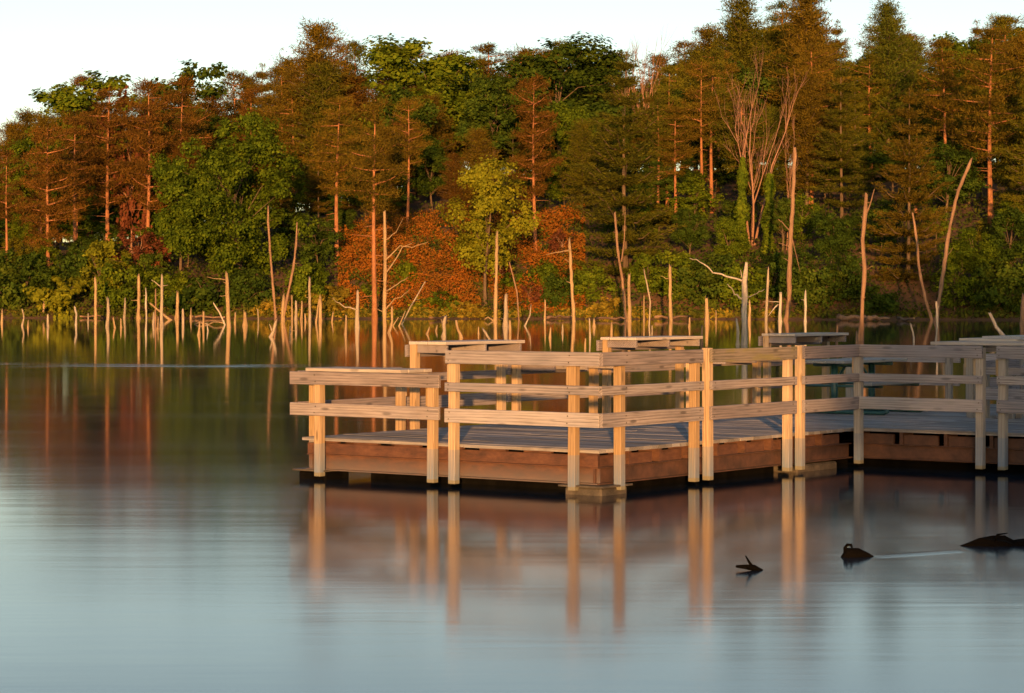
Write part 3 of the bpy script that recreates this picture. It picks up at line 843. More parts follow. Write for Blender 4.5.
def ivy_trunk(px, yt, e, label):
    X, Y = place_e(px, e); zb = float(hz(X, Y))-.1; h = zat(yt, Y)-zb
    root = empty('ivy_clad_trunk', (X, Y, zb)); tag(root, label, 'tree', G1)
    b = MB(); b.tube([(0,0,0), (.1,0,h*.5), (.25,.1,h)], [.24,.2,.1], 7); b.build('trunk', M['bark'], root, True)
    n = 2600; z = nrg.random(n)**.8*h*.97; th = nrg.uniform(0, 6.28, n); r = (.35+.35*nrg.random(n))*(1.25-z/h*.7)*(1+.35*np.sin(z*1.7+px))
    c = np.stack([r*np.cos(th)+.2*z/h, r*np.sin(th), z], -1)
    me = npmesh('ivy', leaf_cards(c, np.stack([np.cos(th), np.sin(th), np.full(n, .4)], -1)+nrg.normal(size=(n,3))*.4, nrg.uniform(.25,.42,n)), 4)
    link('ivy', me, M['leaf_green'], root)
ivy_trunk(741, 155, 15, 'trunk wrapped in bright green ivy below the bare dead tree')
ivy_trunk(768, 172, 15, 'second ivy wrapped trunk, on the tall snag side of the bare dead tree')

# ------------------------------------------------------------------ the rest of the wood, row behind row
SKX = [-80,0,40,85,120,150,195,240,280,320,370,420,470,520,560,600,625,660,700,730,800,840,860,890,920,950,985,1000,1100]
SKY = [128,115,104,74,92,84,70,64,58,30,46,44,44,40,34,38,54,52,24,4,-6,20,28,8,34,28,8,-4,-6]
marks = [(-60,'beyond the dull russet pine'), (-20,'beside the dull russet pine'), (12,'above the dull russet pine'), (48,'over the leaning bare limbed pine'), (84,'below the feathery pale tree'), (118,'over the straight orange trunk'),
 (150,'beside the rust tiered pine'), (185,'below the thin feathery treetop'), (215,'over the near shoulder of the maple'), (248,'over the middle of the great maple'), (282,'over the far shoulder of the maple'),
 (318,'below the brown domed pine'), (350,'over the stout orange trunk'), (382,'over the half dead lake pine'), (412,'below the bright skyline crown'), (445,'beside the dark broadleaf tree'), (482,'over the yellow green tree'),
 (515,'beside the open limbed pine'), (545,'over the open limbed pine'), (580,'over the tucked light green crown'), (612,'over the layered white pine'), (645,'below the bare twiggy treetop'), (672,'over the close trunk pair'),
 (705,'over the twin slim trunks'), (740,'behind the bare dead tree'), (775,'over the second ivy trunk'), (805,'over the tall lake snag'), (838,'over the dark tiered pine'), (872,'below the dark pointed pine'),
 (908,'over the broad golden pine'), (942,'over the forked reddish snag'), (975,'over the light green sapling'), (1005,'over the long straight trunk'), (1040,'over the walkway edge pine'), (1075,'beyond the walkway edge pine')]
adjs = {'pine_rust': 'russet', 'pine_brown': 'brown', 'pine_olive': 'olive', 'pine_green': 'dark green', 'leaf_dark': 'dark green', 'leaf_green': 'green'}
rows = [(140, (10, 30), 'at the rear'), (112, (0, 10), 'on the skyline'), (84, (8, 28), 'under the skyline'), (58, (30, 62), 'midway up the wood'), (34, (66, 112), 'low in the wood')]
for ri, (e0, (a, b_), phrase) in enumerate(rows):
    for i, (mx, mph) in enumerate(marks):
        px = mx + rnd.uniform(-9, 9) + (ri % 2)*8
        sk = float(np.interp(px, SKX, SKY))
        yt = sk + rnd.uniform(a, b_)
        e = e0 + rnd.uniform(-9, 9)
        if 410 < px < 600 and ri == 3: e += 10
        warm = px < 470
        cm = rnd.choice(['pine_rust','pine_rust','pine_brown','pine_brown','pine_olive'] if warm else ['pine_brown','pine_olive','pine_olive','pine_brown','pine_green'])
        kind = rnd.random()
        if kind < .34: src, nm, w = rnd.choice(RED), 'red_pine', rnd.uniform(1.1, 1.4)
        elif kind < .68: src, nm, w = rnd.choice(DENSE), 'dense_pine', rnd.uniform(1.1, 1.4)
        elif kind < .80: src, nm, w = WHITE[1], 'white_pine', rnd.uniform(.8, .95)
        else:
            src, nm, w = rnd.choice(LEAFY[1:3]), 'leafy_tree', rnd.uniform(1.1, 1.4); cm = rnd.choice(['leaf_dark', 'leaf_dark', 'leaf_green'])
            yt += 8
        put_tree(nm, src, px, yt, e, w, cm, f"{adjs[cm]} {nm.replace('_', ' ')} {phrase} {mph}", 'tree', G1, 'pinebark' if nm == 'red_pine' else 'bark')

# young broadleaf trees filling the shade between the pine trunks
for ri, (e0, h0, phrase) in enumerate(((20, 4.8, 'on the slope foot'), (40, 6.5, 'on the low slope'), (66, 7.5, 'on mid slope'), (94, 8.5, 'on the high slope'), (128, 12.0, 'on the ridge'))):
    for i, (mx, mph) in enumerate(marks):
        px = mx + rnd.uniform(-12, 12) + (ri % 2)*16
        if ri == 0 and 345 < px < 585: continue
        if ri == 1 and 400 < px < 560 and rnd.random() < .5: continue
        X, Y = place_e(px, e0 + rnd.uniform(-8, 8)); e = Y - float(shoreY(X))
        h = h0*rnd.uniform(.75, 1.25); yt = YH - (float(hz(X, Y)) + h - HC)*F/Y
        src = rnd.choice((LEAFY[1], LEAFY[1], LEAFY[2], BUSH[3]))
        cm = rnd.choice(('leaf_dark', 'leaf_dark', 'leaf_green', 'pine_olive')) if ri < 4 else 'leaf_dark'
        w = {id(LEAFY[1]): 1.25, id(LEAFY[2]): 1.6, id(BUSH[3]): 1.15}[id(src)]
        put_tree('young_leafy_tree', src, px, yt, e, w*rnd.uniform(.9, 1.2), cm, f"young {'olive' if cm == 'pine_olive' else 'dark' if cm == 'leaf_dark' else 'green'} leafy tree {phrase} {mph}", 'tree', 'young trees under the pines', 'bark')

# ------------------------------------------------------------------ bushes along the shore
GB = 'bushes along the far shore'
bushes = [
 (4, 255, 3, 0, 'leaf_dark', 'dark bush at the foot of the dull russet pine'), (24, 248, 4, 1, 'leaf_dark', 'dark upright bush below the leaning pine'),
 (60, 276, 1.5, 2, 'leaf_yellow', 'yellow green bush leaning over the lake by curved stumps'), (45, 240, 8, 3, 'leaf_green', 'green bush behind the yellow lakeside bush'),
 (102, 236, 5, 1, 'leaf_yellow', 'tall yellow green bush behind the straight lone stump'), (80, 250, 8, 0, 'leaf_dark', 'dark bush between two yellow green bushes'),
 (128, 262, 3, 0, 'leaf_green', 'green bush behind the pair of branchy stumps'), (150, 250, 7, 1, 'leaf_dark', 'dark bush under the red leaved shrub'),
 (172, 270, 3, 0, 'leaf_green', 'green bush at the near foot of the great maple'), (205, 275, 1.5, 2, 'leaf_dark', 'low dark bush under the maple boughs'),
 (250, 268, 3, 0, 'leaf_dark', 'dark hollow bush behind the orange curved stick'), (272, 296, 1, 2, 'under_gold', 'small golden bush at the foot of the tall curved snags'),
 (308, 262, 4, 0, 'leaf_green', 'green bush on the maple edge by the red bank'), (330, 285, 2, 2, 'under_gold', 'golden green bush behind the short stump group'),
 (344, 304, .8, 2, 'under_gold', 'golden low bush behind the stump with a curved branch'), (438, 290, 2, 2, 'leaf_green', 'green bush at the foot of the red bank'),
 (462, 300, .8, 2, 'under_gold', 'bright golden bush spilling over the water below the yellow tree'), (476, 303, .6, 2, 'under_gold', 'second golden bush below the yellow tree, nearer the pale straight snag'),
 (405, 262, 8, 0, 'leaf_green', 'green bush half way up the red bank'), (545, 262, 6, 0, 'leaf_green', 'green bush below the open limbed pine'),
 (566, 272, 3, 0, 'leaf_dark', 'dark green bush behind the tapered tall snag'), (592, 266, 4, 0, 'leaf_green', 'green bush in front of the layered pine'),
 (608, 296, .8, 2, 'under_gold', 'golden bush on the shore below the layered pine'), (650, 250, 5, 1, 'leaf_green', 'green bush below the close trunk pair'),
 (676, 248, 4, 1, 'leaf_green', 'green bush behind the straight pale snag'), (700, 258, 3, 0, 'leaf_dark', 'dark bush behind the leaning log snag'),
 (722, 250, 5, 1, 'leaf_dark', 'dark bush behind the branched broken snag'), (748, 262, 3, 0, 'leaf_green', 'green bush right behind the branched broken snag'),
 (772, 248, 4, 1, 'leaf_dark', 'dark bush behind the slender pointed snag'), (800, 246, 4, 3, 'leaf_dark', 'tall shaded bush at the foot of the tall lake snag'),
 (822, 262, 3, 0, 'leaf_dark', 'shaded bush beside the foot of the tall lake snag'), (846, 252, 4, 1, 'leaf_dark', 'shaded bush before the broad golden pine'),
 (955, 245, 2, 3, 'leaf_green', 'light green bush between the forked snag and the sapling'), (985, 262, 2, 1, 'leaf_dark', 'shaded lakeside bush below the sapling'),
 (1015, 258, 2, 0, 'leaf_dark', 'shaded bush near the leaning grey stump'), (1040, 250, 3, 1, 'leaf_dark', 'shaded bush beyond the walkway end'),
 (366, 284, 5, 2, 'leaf_green', 'green bush amid the red bracken behind the tall branched pale snag'), (421, 296, 2.5, 2, 'leaf_yellow', 'yellow green bush amid the red bracken by the leaning pole'),
 (512, 272, 6, 2, 'leaf_green', 'green bush between the yellow green tree and the open limbed pine'), (452, 258, 12, 0, 'under_red', 'rust red bush high on the bank under the yellow green tree'), (384, 250, 13, 2, 'under_red', 'rust red bush high on the bank behind the half dead pine'),
 (875, 285, 2, 2, 'leaf_dark', 'low dark bush under the boughs of the golden pine'),
]
for px, yt, e, k, cm, lab in bushes:
    put_tree('shrub', BUSH[k], px, yt, e, 1.0 if k != 2 else 1.15, cm, lab, 'bush', GB, 'bark', sink=.3)
for px, yt, e, lab in ((140, 224, 9, 'bare red leaved shrub between the great maple and the tall bush'), (156, 236, 11, 'smaller red leaved shrub tucked against the great maple'),
                       (562, 228, 13, 'red leaved shrub by the foot of the open limbed pine'), (530, 282, 2, 'low red leaved shrub by the water between two tall snags'), (500, 250, 7, 'red leaved shrub behind the yellow green tree'), (128, 92, 30, 'flush of red leaves high among the russet pines')):
    put_tree('red_shrub', THIN, px, yt, e, 1.0 if yt > 100 else .5, 'leaf_red', lab, 'bush', GB, 'barebark')

# ------------------------------------------------------------------ undergrowth nobody could count
def undergrowth(name, n, pxr, er, hgt, mat, up=.9, size=(.25, .6), clear=None):
    px = nrg.uniform(pxr[0], pxr[1], n); e = nrg.random(n)**1.2*(er[1]-er[0])+er[0]
    X = (px-512)/F*265; Y = shoreY(X)+e; X = (px-512)/F*Y
    Y = shoreY(X)+e
    lump = .5+.5*np.sin(X*.9+e*.35+1.3*np.sin(X*.37))*np.sin(e*.8+X*.21)
    keep = nrg.random(n) < .35+.65*lump
    if clear is not None: keep &= clear(px, e)
    X, Y, lump = X[keep], Y[keep], lump[keep]
    n = len(X)
    Z = hz(X, Y) + nrg.random(n)**1.3*hgt*(.35+lump)
    c = np.stack([X, Y, Z], -1)
    d = nrg.normal(size=(n, 3))*V3(.6, .6, .45) + V3(0, -.55, up*.7)
    me = npmesh(name, leaf_cards(c, d, nrg.uniform(*size, n)), 4)
    tag(link(name, me, M[mat]), kind='stuff')
undergrowth('red_bracken_undergrowth', 120000, (338, 585), (1.2, 32), 1.9, 'under_red', size=(.10, .27), clear=lambda p, e: np.sin(p*.11+e*.45)+.8*np.sin(p*.047-e*.2+1) > -1.0)
undergrowth('green_undergrowth', 52000, (-60, 1080), (.3, 40), 1.6, 'under_green', size=(.18, .42))
undergrowth('green_leafy_undergrowth', 22000, (330, 590), (.3, 24), 1.7, 'under_green', size=(.13, .3), clear=lambda p, e: np.sin(p*.11+e*.45)+.8*np.sin(p*.047-e*.2+1) < -.55)
undergrowth('golden_shore_grass', 9000, (250, 780), (-.1, 2.0), .55, 'under_gold', size=(.2, .5), clear=lambda p, e: np.sin(p*.09)+.6*np.sin(p*.031+2) > -.2)
undergrowth('shore_grass', 9000, (-60, 1080), (-.15, 2.2), .5, 'under_green', size=(.2, .5))
# ------------------------------------------------------------------ dead trees standing in the lake
GS = 'dead tree snags standing in the lake'
def snag(pts, w, label, mat='snag', branches=(), name='dead_snag', taper=.74, jag=.5):
    """pts: (px, py) from the waterline up; the first fixes the distance. w: width in pixels at the foot"""
    bx, by = pts[0]
    X, Y = wpt(bx, by)
    m = Y/F
    rg = random.Random(int(bx*31+by*7))
    P = [Vector(((px-bx)*m, rg.uniform(-.15,.15) if i else 0, (by-py)*m)) for i, (px, py) in enumerate(pts)]
    L = P[-1].z
    r0 = w*m*(.44 if L < 6 else .40)
    # resample so that the outline wobbles like real wood
    Q = [P[0] + (P[0]-P[1]).normalized()*.5]
    for a, b in zip(P[:-1], P[1:]):
        k = max(2, int((b-a).length/.55))
        for i in range(k): Q.append(a.lerp(b, i/k) + Vector((rg.uniform(-.18,.18)*r0, rg.uniform(-.14,.14)*r0, 0)))
    Q.append(P[-1])
    n = len(Q)
    rad = [r0*(1-(1-taper)*i/(n-1))*(1.22 if i < 2 else 1)*rg.uniform(.82, 1.16) for i in range(n)]
    rad[-1] *= .78
    t = MB(); t.tube(Q, rad, 9, jag=jag*r0*5, rg=rg, flute=.36)
    for _ in range(int(L/1.6)):                # broken stubs of twigs
        q = Q[rg.randrange(2, max(3, n-1))]; a = rg.uniform(0, 6.28); l = rg.uniform(.15, .55)
        t.tube([q, q + Vector((math.cos(a)*l, math.sin(a)*l*.6, rg.uniform(-.05, .2)))], [r0*.22+.012, .012], 4, rg=rg)
    o = t.build(name, M[mat], None, True, loc=(X, Y, 0))
    tag(o, label, 'dead snag', GS)
    for br in branches:
        wb = br[0]; B = [Vector(((px-bx)*m, rg.uniform(-.5,.3)*(1 if i else 0), (by-py)*m)) for i, (px, py) in enumerate(br[1])]
        q = []
        for a, b in zip(B[:-1], B[1:]):
            for i in range(3): q.append(a.lerp(b, i/3) + Vector((0, 0, rg.uniform(-.06,.06))))
        q.append(B[-1])
        s = MB(); s.tube(q, [wb*m*.5*(1-.7*i/(len(q)-1)) for i in range(len(q))], 5, rg=rg)
        s.build('branch', M[mat], o, True)
    return o

S = [
 ([(2,323),(2,311)], 3, 'short stump at the picture edge below the dull russet pine'),
 ([(22,326),(24,318),(23,311)], 2.6, 'low curved stump left of a tiny stub near the leaning pine'),
 ([(28,328),(28,322)], 2.4, 'tiny stub close beside the low curved stump'),
 ([(44,318),(44.5,304)], 4.2, 'stubby blunt stump before the yellow lakeside bush'),
 ([(48,327),(48,317)], 3, 'small post like stub just in front of the stubby blunt stump'),
 ([(64,318),(55,306)], 2.4, 'short stick leaning toward the stubby blunt stump'),
 ([(63,312),(62,295)], 4, 'reddish thick stub against the yellow lakeside bush', 'snagred'),
 ([(69,317),(71,307),(70,298)], 3, 'curved stump next to the reddish thick stub'),
 ([(76,325),(76.5,314),(75,308)], 2.6, 'split thin stump with two points near the tall lone stump', 'snaggrey'),
 ([(95.5,318.5),(95.5,280)], 4, 'tall straight lone stump with pointed top in front of the tall yellow bush'),
 ([(107.5,326),(108.5,312),(108,300)], 4.2, 'stump with a thin spike beside the tall straight lone stump', 'snag', [(1.2, [(107.5,302),(107,297)])]),
 ([(115,328),(113.5,319)], 2.4, 'first of two tiny twin stubs in front of the spiked stump'),
 ([(121,328),(121,320)], 2.4, 'second of two tiny twin stubs, farther from the spiked stump'),
 ([(124.5,318.5),(125,300)], 2.6, 'slim pointed stump between the spiked stump and the tall nubbly one'),
 ([(138.5,318.5),(138.5,278)], 4.6, 'tall nubbly stump with stub branches beside the blue grey stick', 'snag', [(1, [(138,300),(131,300)])]),
 ([(146.3,318.5),(146,290)], 2.4, 'thin blue grey stick beside the tall nubbly stump', 'snaggrey'),
 ([(153.5,325),(153.5,314)], 2.6, 'short stub at the foot of the branched pale stump'),
 ([(155.5,320),(155.5,290)], 2.2, 'slender stick close against the branched pale stump', 'snagred'),
 ([(157.5,329),(158.5,319)], 2.4, 'small leaning stub in front of the branched pale stump'),
 ([(161.5,326),(162,278)], 4.2, 'pale stump with an upper side branch and a slanting log across it', 'snag', [(1.6, [(161,287),(151.5,280)]), (1, [(162,286),(168,285)])]),
 ([(170,320),(151,304)], 3, 'slanting log resting across the branched pale stump'),
 ([(177,318.5),(177.5,295)], 4.6, 'thick smooth stump under the edge of the maple'),
 ([(183,324),(183,310)], 3.2, 'short stump in front of the thick smooth stump'),
 ([(199,335),(199.5,323)], 3.2, 'near stub standing forward in the water under the maple'),
 ([(203.5,327),(203.5,313)], 3, 'stub with a floating branch behind the near forward stub'),
 ([(208,331),(207,324)], 1.8, 'tiny grey stub beside the near forward stub', 'snaggrey'),
 ([(229,328),(227.5,300),(227,276)], 5, 'tall pale stump with a long thin branch under the maple', 'snag', [(1.2, [(227,280),(208,277)]), (1, [(228,296),(219,296)])]),
 ([(225,325),(219,312),(214,304)], 2, 'thin bent grey stick beside the tall pale stump', 'snaggrey'),
 ([(237,318),(241,305),(244,291)], 3.4, 'orange curved stick under the maple'),
 ([(235,323),(235.5,314)], 3, 'small stub between the tall pale stump and the wide low one'),
 ([(245,326),(245,315)], 5.4, 'wide low sawn looking stump under the maple'),
 ([(258.5,322),(258,310)], 1.6, 'very thin low stick before the golden small bush'),
 ([(276,320),(273,290),(270,250),(268,222),(268,208)], 3.2, 'tall slender curved snag leaning away beside its longer twin', 'snagred'),
 ([(268.5,316),(259,296),(251,274),(250,262)], 2.2, 'thin curved snag slanting left of the tall slender one', 'snagred'),
 ([(283,320),(287,298),(293,270),(296,245),(297,225)], 3.4, 'tall slender snag leaning toward the red bank', 'snagred', [(1, [(295.5,240),(299.5,228)])]),
 ([(283,320),(283.5,297)], 4.4, 'pale thick stub hugging the foot of the leaning slender snag'),
 ([(292,320),(292,297)], 2.4, 'thin straight stick beside the pale thick stub'),
 ([(295.8,320),(296,303)], 3.4, 'first blunt stub of a row beside the thin straight stick'),
 ([(301.5,320),(302,304)], 3.4, 'second blunt stub of the row, slightly leaning'),
 ([(305.5,322),(305,315)], 2.4, 'lowest stub at the end of the blunt row'),
 ([(309.8,320),(309.5,280)], 3.6, 'tall straight stump beside the blunt stub row'),
 ([(316,323),(319,300)], 2.2, 'leaning stick against the stub beside the tall straight stump'),
 ([(320.5,321),(320.5,298)], 4, 'ragged stub with a leaning stick in front of the golden green bush'),
 ([(271,337),(274,328),(275.5,322)], 4.4, 'broken forked stump standing forward in the lake', 'snag', [(2.2, [(272,331),(269.5,324)])]),
 ([(290.5,335),(290.5,329)], 3, 'small knotty stub with a twig beside the broken forked stump', 'snag', [(1, [(291,332),(297,329)])]),
 ([(345.5,335),(346,317)], 3.8, 'round topped stump standing forward before the red bank'),
 ([(357,328),(357.5,294)], 4.6, 'stump with a curved branch sweeping away from it', 'snag', [(1.8, [(356,310),(345,307),(337,302),(333,298)])]),
 ([(384.5,327),(385,270),(384.5,215)], 5.2, 'tall pale snag with long bare branches on one side', 'snag',
   [(1.5, [(386,260),(400,246),(412,247),(428,242)]), (2, [(386,273),(394,262),(402,247),(412,243)]), (1.8, [(386,291),(398,284),(408,277)]), (1.6, [(385,310),(394,299),(402,296),(409,290)]), (1.2, [(386,240),(396,232),(403,218)]), (1, [(384,312),(374,308)])]),
 ([(389,333),(392,322),(392,308)], 3.4, 'twisted stump in front of the tall branched pale snag'),
 ([(402,324),(411,306),(425,282)], 1.8, 'long thin pole leaning away from the tall branched pale snag'),
 ([(399,326),(405,312)], 1.8, 'short thin stick at the foot of the leaning pole'),
 ([(393,326),(398,318)], 1.5, 'shortest leaning twig near the twisted stump'),
 ([(444,337),(444,325),(445,319)], 5.4, 'jagged crown topped stump standing forward in the lake', 'snag', [(1.4, [(443,326),(441,319)])]),
 ([(461,338),(458,329),(456.5,323)], 4, 'leaning stub beside the jagged stump'),
 ([(478.5,334),(478.5,328)], 2.4, 'tiny stub between the leaning stub and the pale straight snag'),
 ([(490,341),(485,332),(483,329)], 3, 'stub slanting over the pier shelf before the pale straight snag'),
 ([(494,321),(488,317),(485,319)], 1.8, 'small bent log at the foot of the pale straight snag'),
 ([(495.5,321),(496,280),(497,235)], 5, 'pale straight snag in front of the yellow green tree'),
 ([(505.5,327),(506,297)], 5.6, 'blunt knobbly stump beside the pale straight snag'),
 ([(510,333),(510,322)], 3, 'short stub at the foot of the blunt knobbly stump'),
 ([(519,321),(517,292),(509.5,263)], 2, 'thin leaning pole beside the blunt knobbly stump', 'snagred'),
 ([(525,326),(530,315),(531,306)], 1.9, 'thin bent stick between the leaning pole and the short slim post'),
 ([(545,321),(545,301)], 2.6, 'short slim post before the green bush below the open limbed pine'),
 ([(550,338),(550.5,330)], 3.2, 'low blunt stub in front of the short slim post'),
 ([(562.5,333),(562.5,327)], 3, 'rounded low stub before the tapered tall snag'),
 ([(574,321.5),(571.5,280),(569.5,241)], 4.6, 'tapered tall snag with a drooping side branch', 'snag', [(1.6, [(570,250),(560,252),(546,255)]), (1, [(570,262),(564,259)]), (1, [(572,283),(566,281)])]),
 ([(585,349),(585.5,339)], 2.4, 'low stub just beyond the pier shelf'),
 ([(590,338),(589.5,320)], 2.6, 'slim stub behind the low stub beyond the pier shelf'),
 ([(594,327),(594,321)], 4.4, 'squat clump of a stump beside the slim stub'),
 ([(611.5,337),(611.5,325)], 2.8, 'short stub standing forward below the layered pine'),
 ([(626,320),(622.5,280),(618,252),(615,214)], 3.8, 'tall orange leaning trunk with a fork before the layered pine', 'snagred', [(2, [(621.5,262),(624.5,238),(625,216)])]),
 ([(629.5,322),(629,277)], 4.4, 'pale pointed stump hugging the orange leaning trunk'),
 ([(644,320),(644,296)], 2, 'thin stick beside the pale pointed stump'),
 ([(649,326),(650.5,302),(647,284),(644,270)], 1.9, 'thin bowed stick beyond the thin straight one'),
 ([(671,320.5),(670,295),(670,269)], 4.6, 'straight pale snag with a broken top below the close trunk pair', 'snag', [(1, [(669,279),(660,276)])]),
 ([(689.5,327),(689.5,319)], 3, 'low nub of a stump beside the straight pale snag'),
 ([(702,345),(702,328)], 3, 'dark streaked stub just above the pier rail', 'snagred'),
 ([(707,322),(706.5,300)], 5.2, 'thick ragged stump behind the leaning log snag'),
 ([(733,318.5),(725,306),(717,293)], 4.6, 'leaning log snag with splayed roots', 'snag', [(2, [(732,317),(728,322)]), (1.6, [(730,314),(734,321)])]),
 ([(743.5,345),(744.5,310),(744.5,282),(746,269)], 7.2, 'stout broken snag with two long bare branches behind the pier', 'snaggrey',
   [(2.4, [(742,281),(726,277),(713,272),(700,262),(690,258)]), (2, [(742,298),(735,294),(730,287),(727,284)]), (1.4, [(747,298),(756,294),(764,289)]), (1.4, [(742,278),(740,270)])]),
 ([(738,345),(738,333),(737,322)], 4, 'dark stub joined to the foot of the stout broken snag', 'snaggrey'),
 ([(749.5,322),(749.5,303)], 3.6, 'pointed stump just behind the stout broken snag'),
 ([(766,322),(767,295),(768,270)], 3.4, 'slender pointed snag beside the stout broken snag'),
 ([(780,322),(780.5,296)], 4, 'short grey stump with a propped slanting stick', 'snaggrey', [(1.2, [(779,302),(768,301)]), (1.6, [(778,304),(768,316)])]),
 ([(786,320.5),(789,300),(790,250),(793,200),(795,150)], 6, 'tall thick lake snag, the highest one standing in the water', 'snagred', [(1.2, [(790,246),(778,243)]), (1.4, [(791,232),(782,222),(778,219)]), (1.2, [(792,238),(800,272)]), (1, [(790,262),(783,258)])]),
 ([(805.5,322),(805.5,293)], 3.4, 'slim grey stump beyond the foot of the tall thick snag', 'snaggrey'),
 ([(861,341),(862,300),(864,268),(862.5,240),(865,210),(866,196)], 6.4, 'reddish tall snag with a forked tip rising behind the pier corner', 'snagred', [(2, [(866.5,214),(871,198),(874,189)]), (1.2, [(864,222),(860,216)]), (1, [(865,270),(872,266)])]),
 ([(857,343),(857,333)], 3, 'small pointed stub at the foot of the reddish tall snag', 'snagred'),
 ([(837,342),(837,327)], 3, 'pointed stub just beyond the far pier shelf', 'snagred'),
 ([(931.5,320),(925,298),(919.5,270),(917,240),(913,214)], 4, 'shorter arm of the forked reddish snags before the golden pine', 'snagred'),
 ([(936,322),(940,296),(945,262),(950,226),(958,190),(970,162)], 5.4, 'longer arm of the forked reddish snags leaning out over the lake', 'snagred', [(1.2, [(946,258),(952,248)])]),
 ([(936,342),(937,325),(936.5,304)], 2.6, 'grey knotted stick in front of the forked reddish snags', 'snaggrey', [(.9, [(936.5,310),(934,301)]), (.9, [(936.5,314),(940,305)])]),
 ([(914,343),(913,332),(910.5,325)], 2.4, 'small grey bent stub beside the grey knotted stick', 'snaggrey'),
 ([(1003,336),(996,327),(991,316)], 4.4, 'leaning grey stump in the shade above the walkway', 'snaggrey'),
 ([(1023,332),(1022.5,315),(1023.5,299)], 7, 'thick orange stump at the picture edge above the walkway', 'snagred'),
 ([(436,331),(437,326)], 2.2, 'tiny stub beside the jagged crown topped stump'),
 ([(427,334),(429,329)], 3.2, 'pair of pebble like stubs merged at the water before the red bank'),
 ([(652,335),(652,327)], 2.2, 'tiny stub below the thin bowed stick'),
 ([(716,322),(716,312)], 1.8, 'slim short stick between the thick ragged stump and the leaning log'),
 ([(332,322),(333,313)], 2, 'short stub near the ragged stub with a leaning stick'),
 ([(88,322),(88,315)], 2.2, 'tiny stub beside the foot of the tall straight lone stump'),
 ([(191,319),(191,309)], 2.0, 'slim short stub between the thick smooth stump and the maple'),
]
for i, row in enumerate(S):
    pts, w, lab = row[:3]
    mt = row[3] if len(row) > 3 else 'snag'
    if mt == 'snag' and i % 3 == 1: mt = 'snagpale'
    snag(pts, w, lab, mt, row[4] if len(row) > 4 else ())

# ------------------------------------------------------------------ fallen wood
GL = 'fallen logs on the far shore'
def log(a, b, w, label, mat='snag', z=.15, grp=GL, wig=.25):
    A = Vector((*wpt(*a), z)); Bp = Vector((*wpt(*b), z))
    m = A.y/F; rg = random.Random(int(a[0]*13))
    n = 6; Q = [A.lerp(Bp, i/n) + Vector((0, rg.uniform(-wig,wig), rg.uniform(-.1,.15))) for i in range(n+1)]
    t = MB(); t.tube([q - A for q in Q], [w*m*.5*(1-.4*i/n)*rg.uniform(.9,1.1) for i in range(n+1)], 7, rg=rg, flute=.2)
    tag(t.build('driftwood_log', M[mat], None, True, loc=A), label, 'log', grp)
log((546,320),(572,319.5), 3, 'long reddish log along the shore beside the tapered tall snag', 'snagred', .3)
log((596,320.5),(626,321), 2.5, 'driftwood log along the shore at the foot of the orange leaning trunk', 'snagred', .25)
log((655,320.5),(690,320), 3, 'driftwood log on the shore between the pale snag and the ragged stump', 'snagred', .3)
log((838,320.8),(866,321), 6, 'thick brown log lying by the water below the golden pine', 'snagred', .3)
log((868,321.2),(889,321), 5, 'second thick brown log below the golden pine, farther from the reddish snag', 'snagred', .25)
log((898,320.8),(914,322), 3, 'thin log slanting into the water below the golden pine', 'snagred', .2)
log((430,320.4),(448,319.6), 2.2, 'thin driftwood log at the foot of the red bank', 'snagred', .25)
log((195,324.5),(223,325), 1.8, 'thin floating branch beside the stub under the maple', 'snag', .1)
log((190,318.8),(225,319), 2.2, 'dark driftwood log on the shore under the maple', 'snagred', .2)
log((80,318.4),(104,318.2), 2, 'reddish driftwood at the foot of the tall yellow bush', 'snagred', .2)

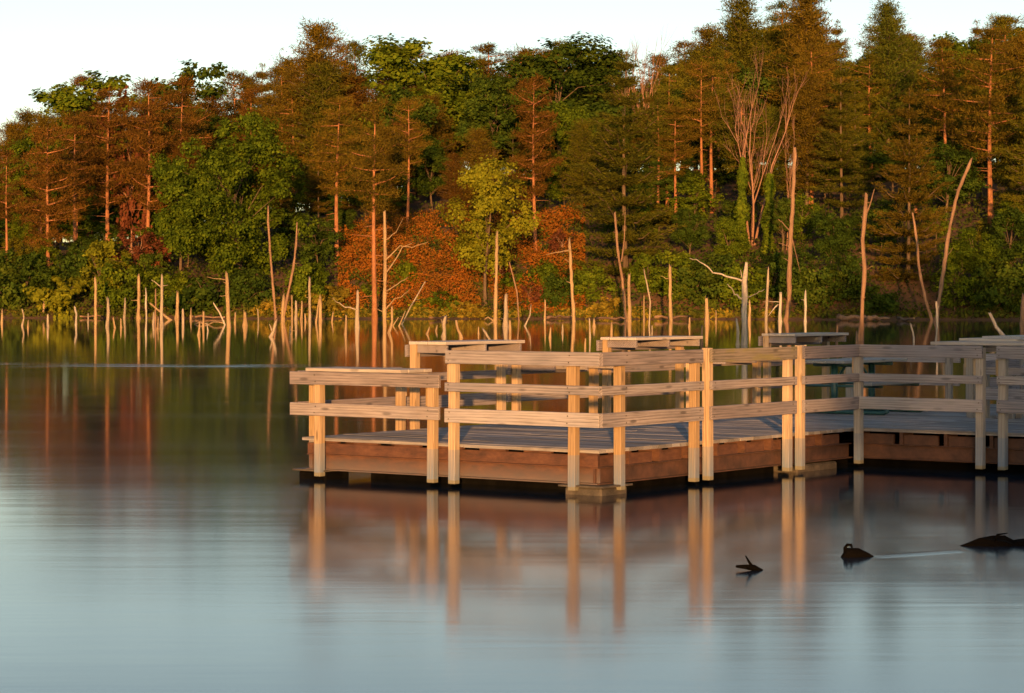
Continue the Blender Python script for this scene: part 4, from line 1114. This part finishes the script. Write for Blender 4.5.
# the dark wood poking out of the water in front of the pier
def near_log():
    X, Y = wpt(958, 546); root = empty('sunken_log', (X, Y, 0)); tag(root, 'dark waterlogged log lying half sunk in front of the walkway', 'log')
    rg = random.Random(5); t = MB()
    n = 14; L = 1.35
    pts = [Vector((L*i/n, .12*i/n + rg.uniform(-.015,.015), -.035 + .03*math.sin(i*.9) + .03*min(1, i/3))) for i in range(n+1)]
    t.tube(pts, [.025+.062*min(1, i/4)*rg.uniform(.85,1.15) for i in range(n+1)], 12, rg=rg, flute=.35)
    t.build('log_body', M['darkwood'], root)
    for x, h in ((.30, .10), (.62, .105)):
        s = MB(); s.tube([(x,-.02,.02), (x+.03,-.03,h), (x+.12,-.02,h+.012)], [.012,.010,.004], 5); s.build('bark_sliver', M['darkwood'], root, True)
near_log()
def stub():
    X, Y = wpt(845, 557); root = empty('sunken_stump', (X, Y, 0)); tag(root, 'small dark stump with a looped knob poking out of the water', 'stump')
    t = MB(); rg = random.Random(9)
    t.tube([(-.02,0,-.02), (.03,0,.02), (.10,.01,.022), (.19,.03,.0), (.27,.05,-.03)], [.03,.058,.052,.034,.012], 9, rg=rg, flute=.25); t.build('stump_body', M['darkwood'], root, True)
    s = MB(); s.tube([(.0,0,.04), (.0,0,.075), (.02,0,.10), (.05,0,.098), (.058,0,.075)], [.014,.014,.013,.013,.009], 6); s.build('knob', M['darkwood'], root, True)
stub()
def twig():
    X, Y = wpt(750, 570.5); root = empty('sunken_branch', (X, Y, 0)); tag(root, 'dark twiggy branch tip breaking the water before the pier', 'branch')
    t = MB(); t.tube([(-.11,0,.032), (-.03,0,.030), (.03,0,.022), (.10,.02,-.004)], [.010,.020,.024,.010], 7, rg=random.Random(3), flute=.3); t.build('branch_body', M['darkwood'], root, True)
    s = MB(); s.tube([(.02,0,.025), (-.01,0,.07), (-.035,0,.115)], [.014,.011,.005], 5); s.build('twig', M['darkwood'], root, True)
    s = MB(); s.tube([(-.01,-.02,.02), (-.03,-.05,.035)], [.01,.006], 5); s.build('twig', M['darkwood'], root, True)
twig()

# ------------------------------------------------------------------ trees on the bank behind, which shade the walkway and the far corner of the wood
GN = 'trees of the near bank behind the viewpoint'
def near_tree(src, X, Y, h, w, cm):
    tm, cme, H = src; z = float(hz(X, Y)) - .1
    root = empty('near_bank_tree', (X, Y, z), rnd.uniform(0, 6.28)); tag(root, 'green leafy tree on the near bank behind the viewpoint', 'tree', GN)
    root.scale = (h/H*w, h/H*w, h/H)
    for nm, me, mt in (('trunk', tm, 'bark'), ('crown', cme, cm)):
        o = bpy.data.objects.new(nm, me); o.parent = root; COL.objects.link(o)
        if not me.materials: me.materials.append(None)
        o.material_slots[0].link = 'OBJECT'; o.material_slots[0].material = M[mt]
for i in range(9):                            # low growth: its shade falls on the walkway
    near_tree(BUSH[3], 4.6 + i*2.4, -38 + rnd.uniform(-2, 2), 7.2 + rnd.uniform(-.4, .6), 1.0, 'leaf_dark')
for i in range(9):
    near_tree(LEAFY[1], 5.2 + i*2.6, -44 + rnd.uniform(-2, 2), 10 + rnd.uniform(-1, 1), 1.0, 'leaf_dark')
for i in range(7):                            # tall trees farther along the bank: theirs on the far shore
    near_tree(LEAFY[0], 30 + i*8, -60 + rnd.uniform(-4, 4), 24 + rnd.uniform(-2, 2), .9, 'leaf_dark')
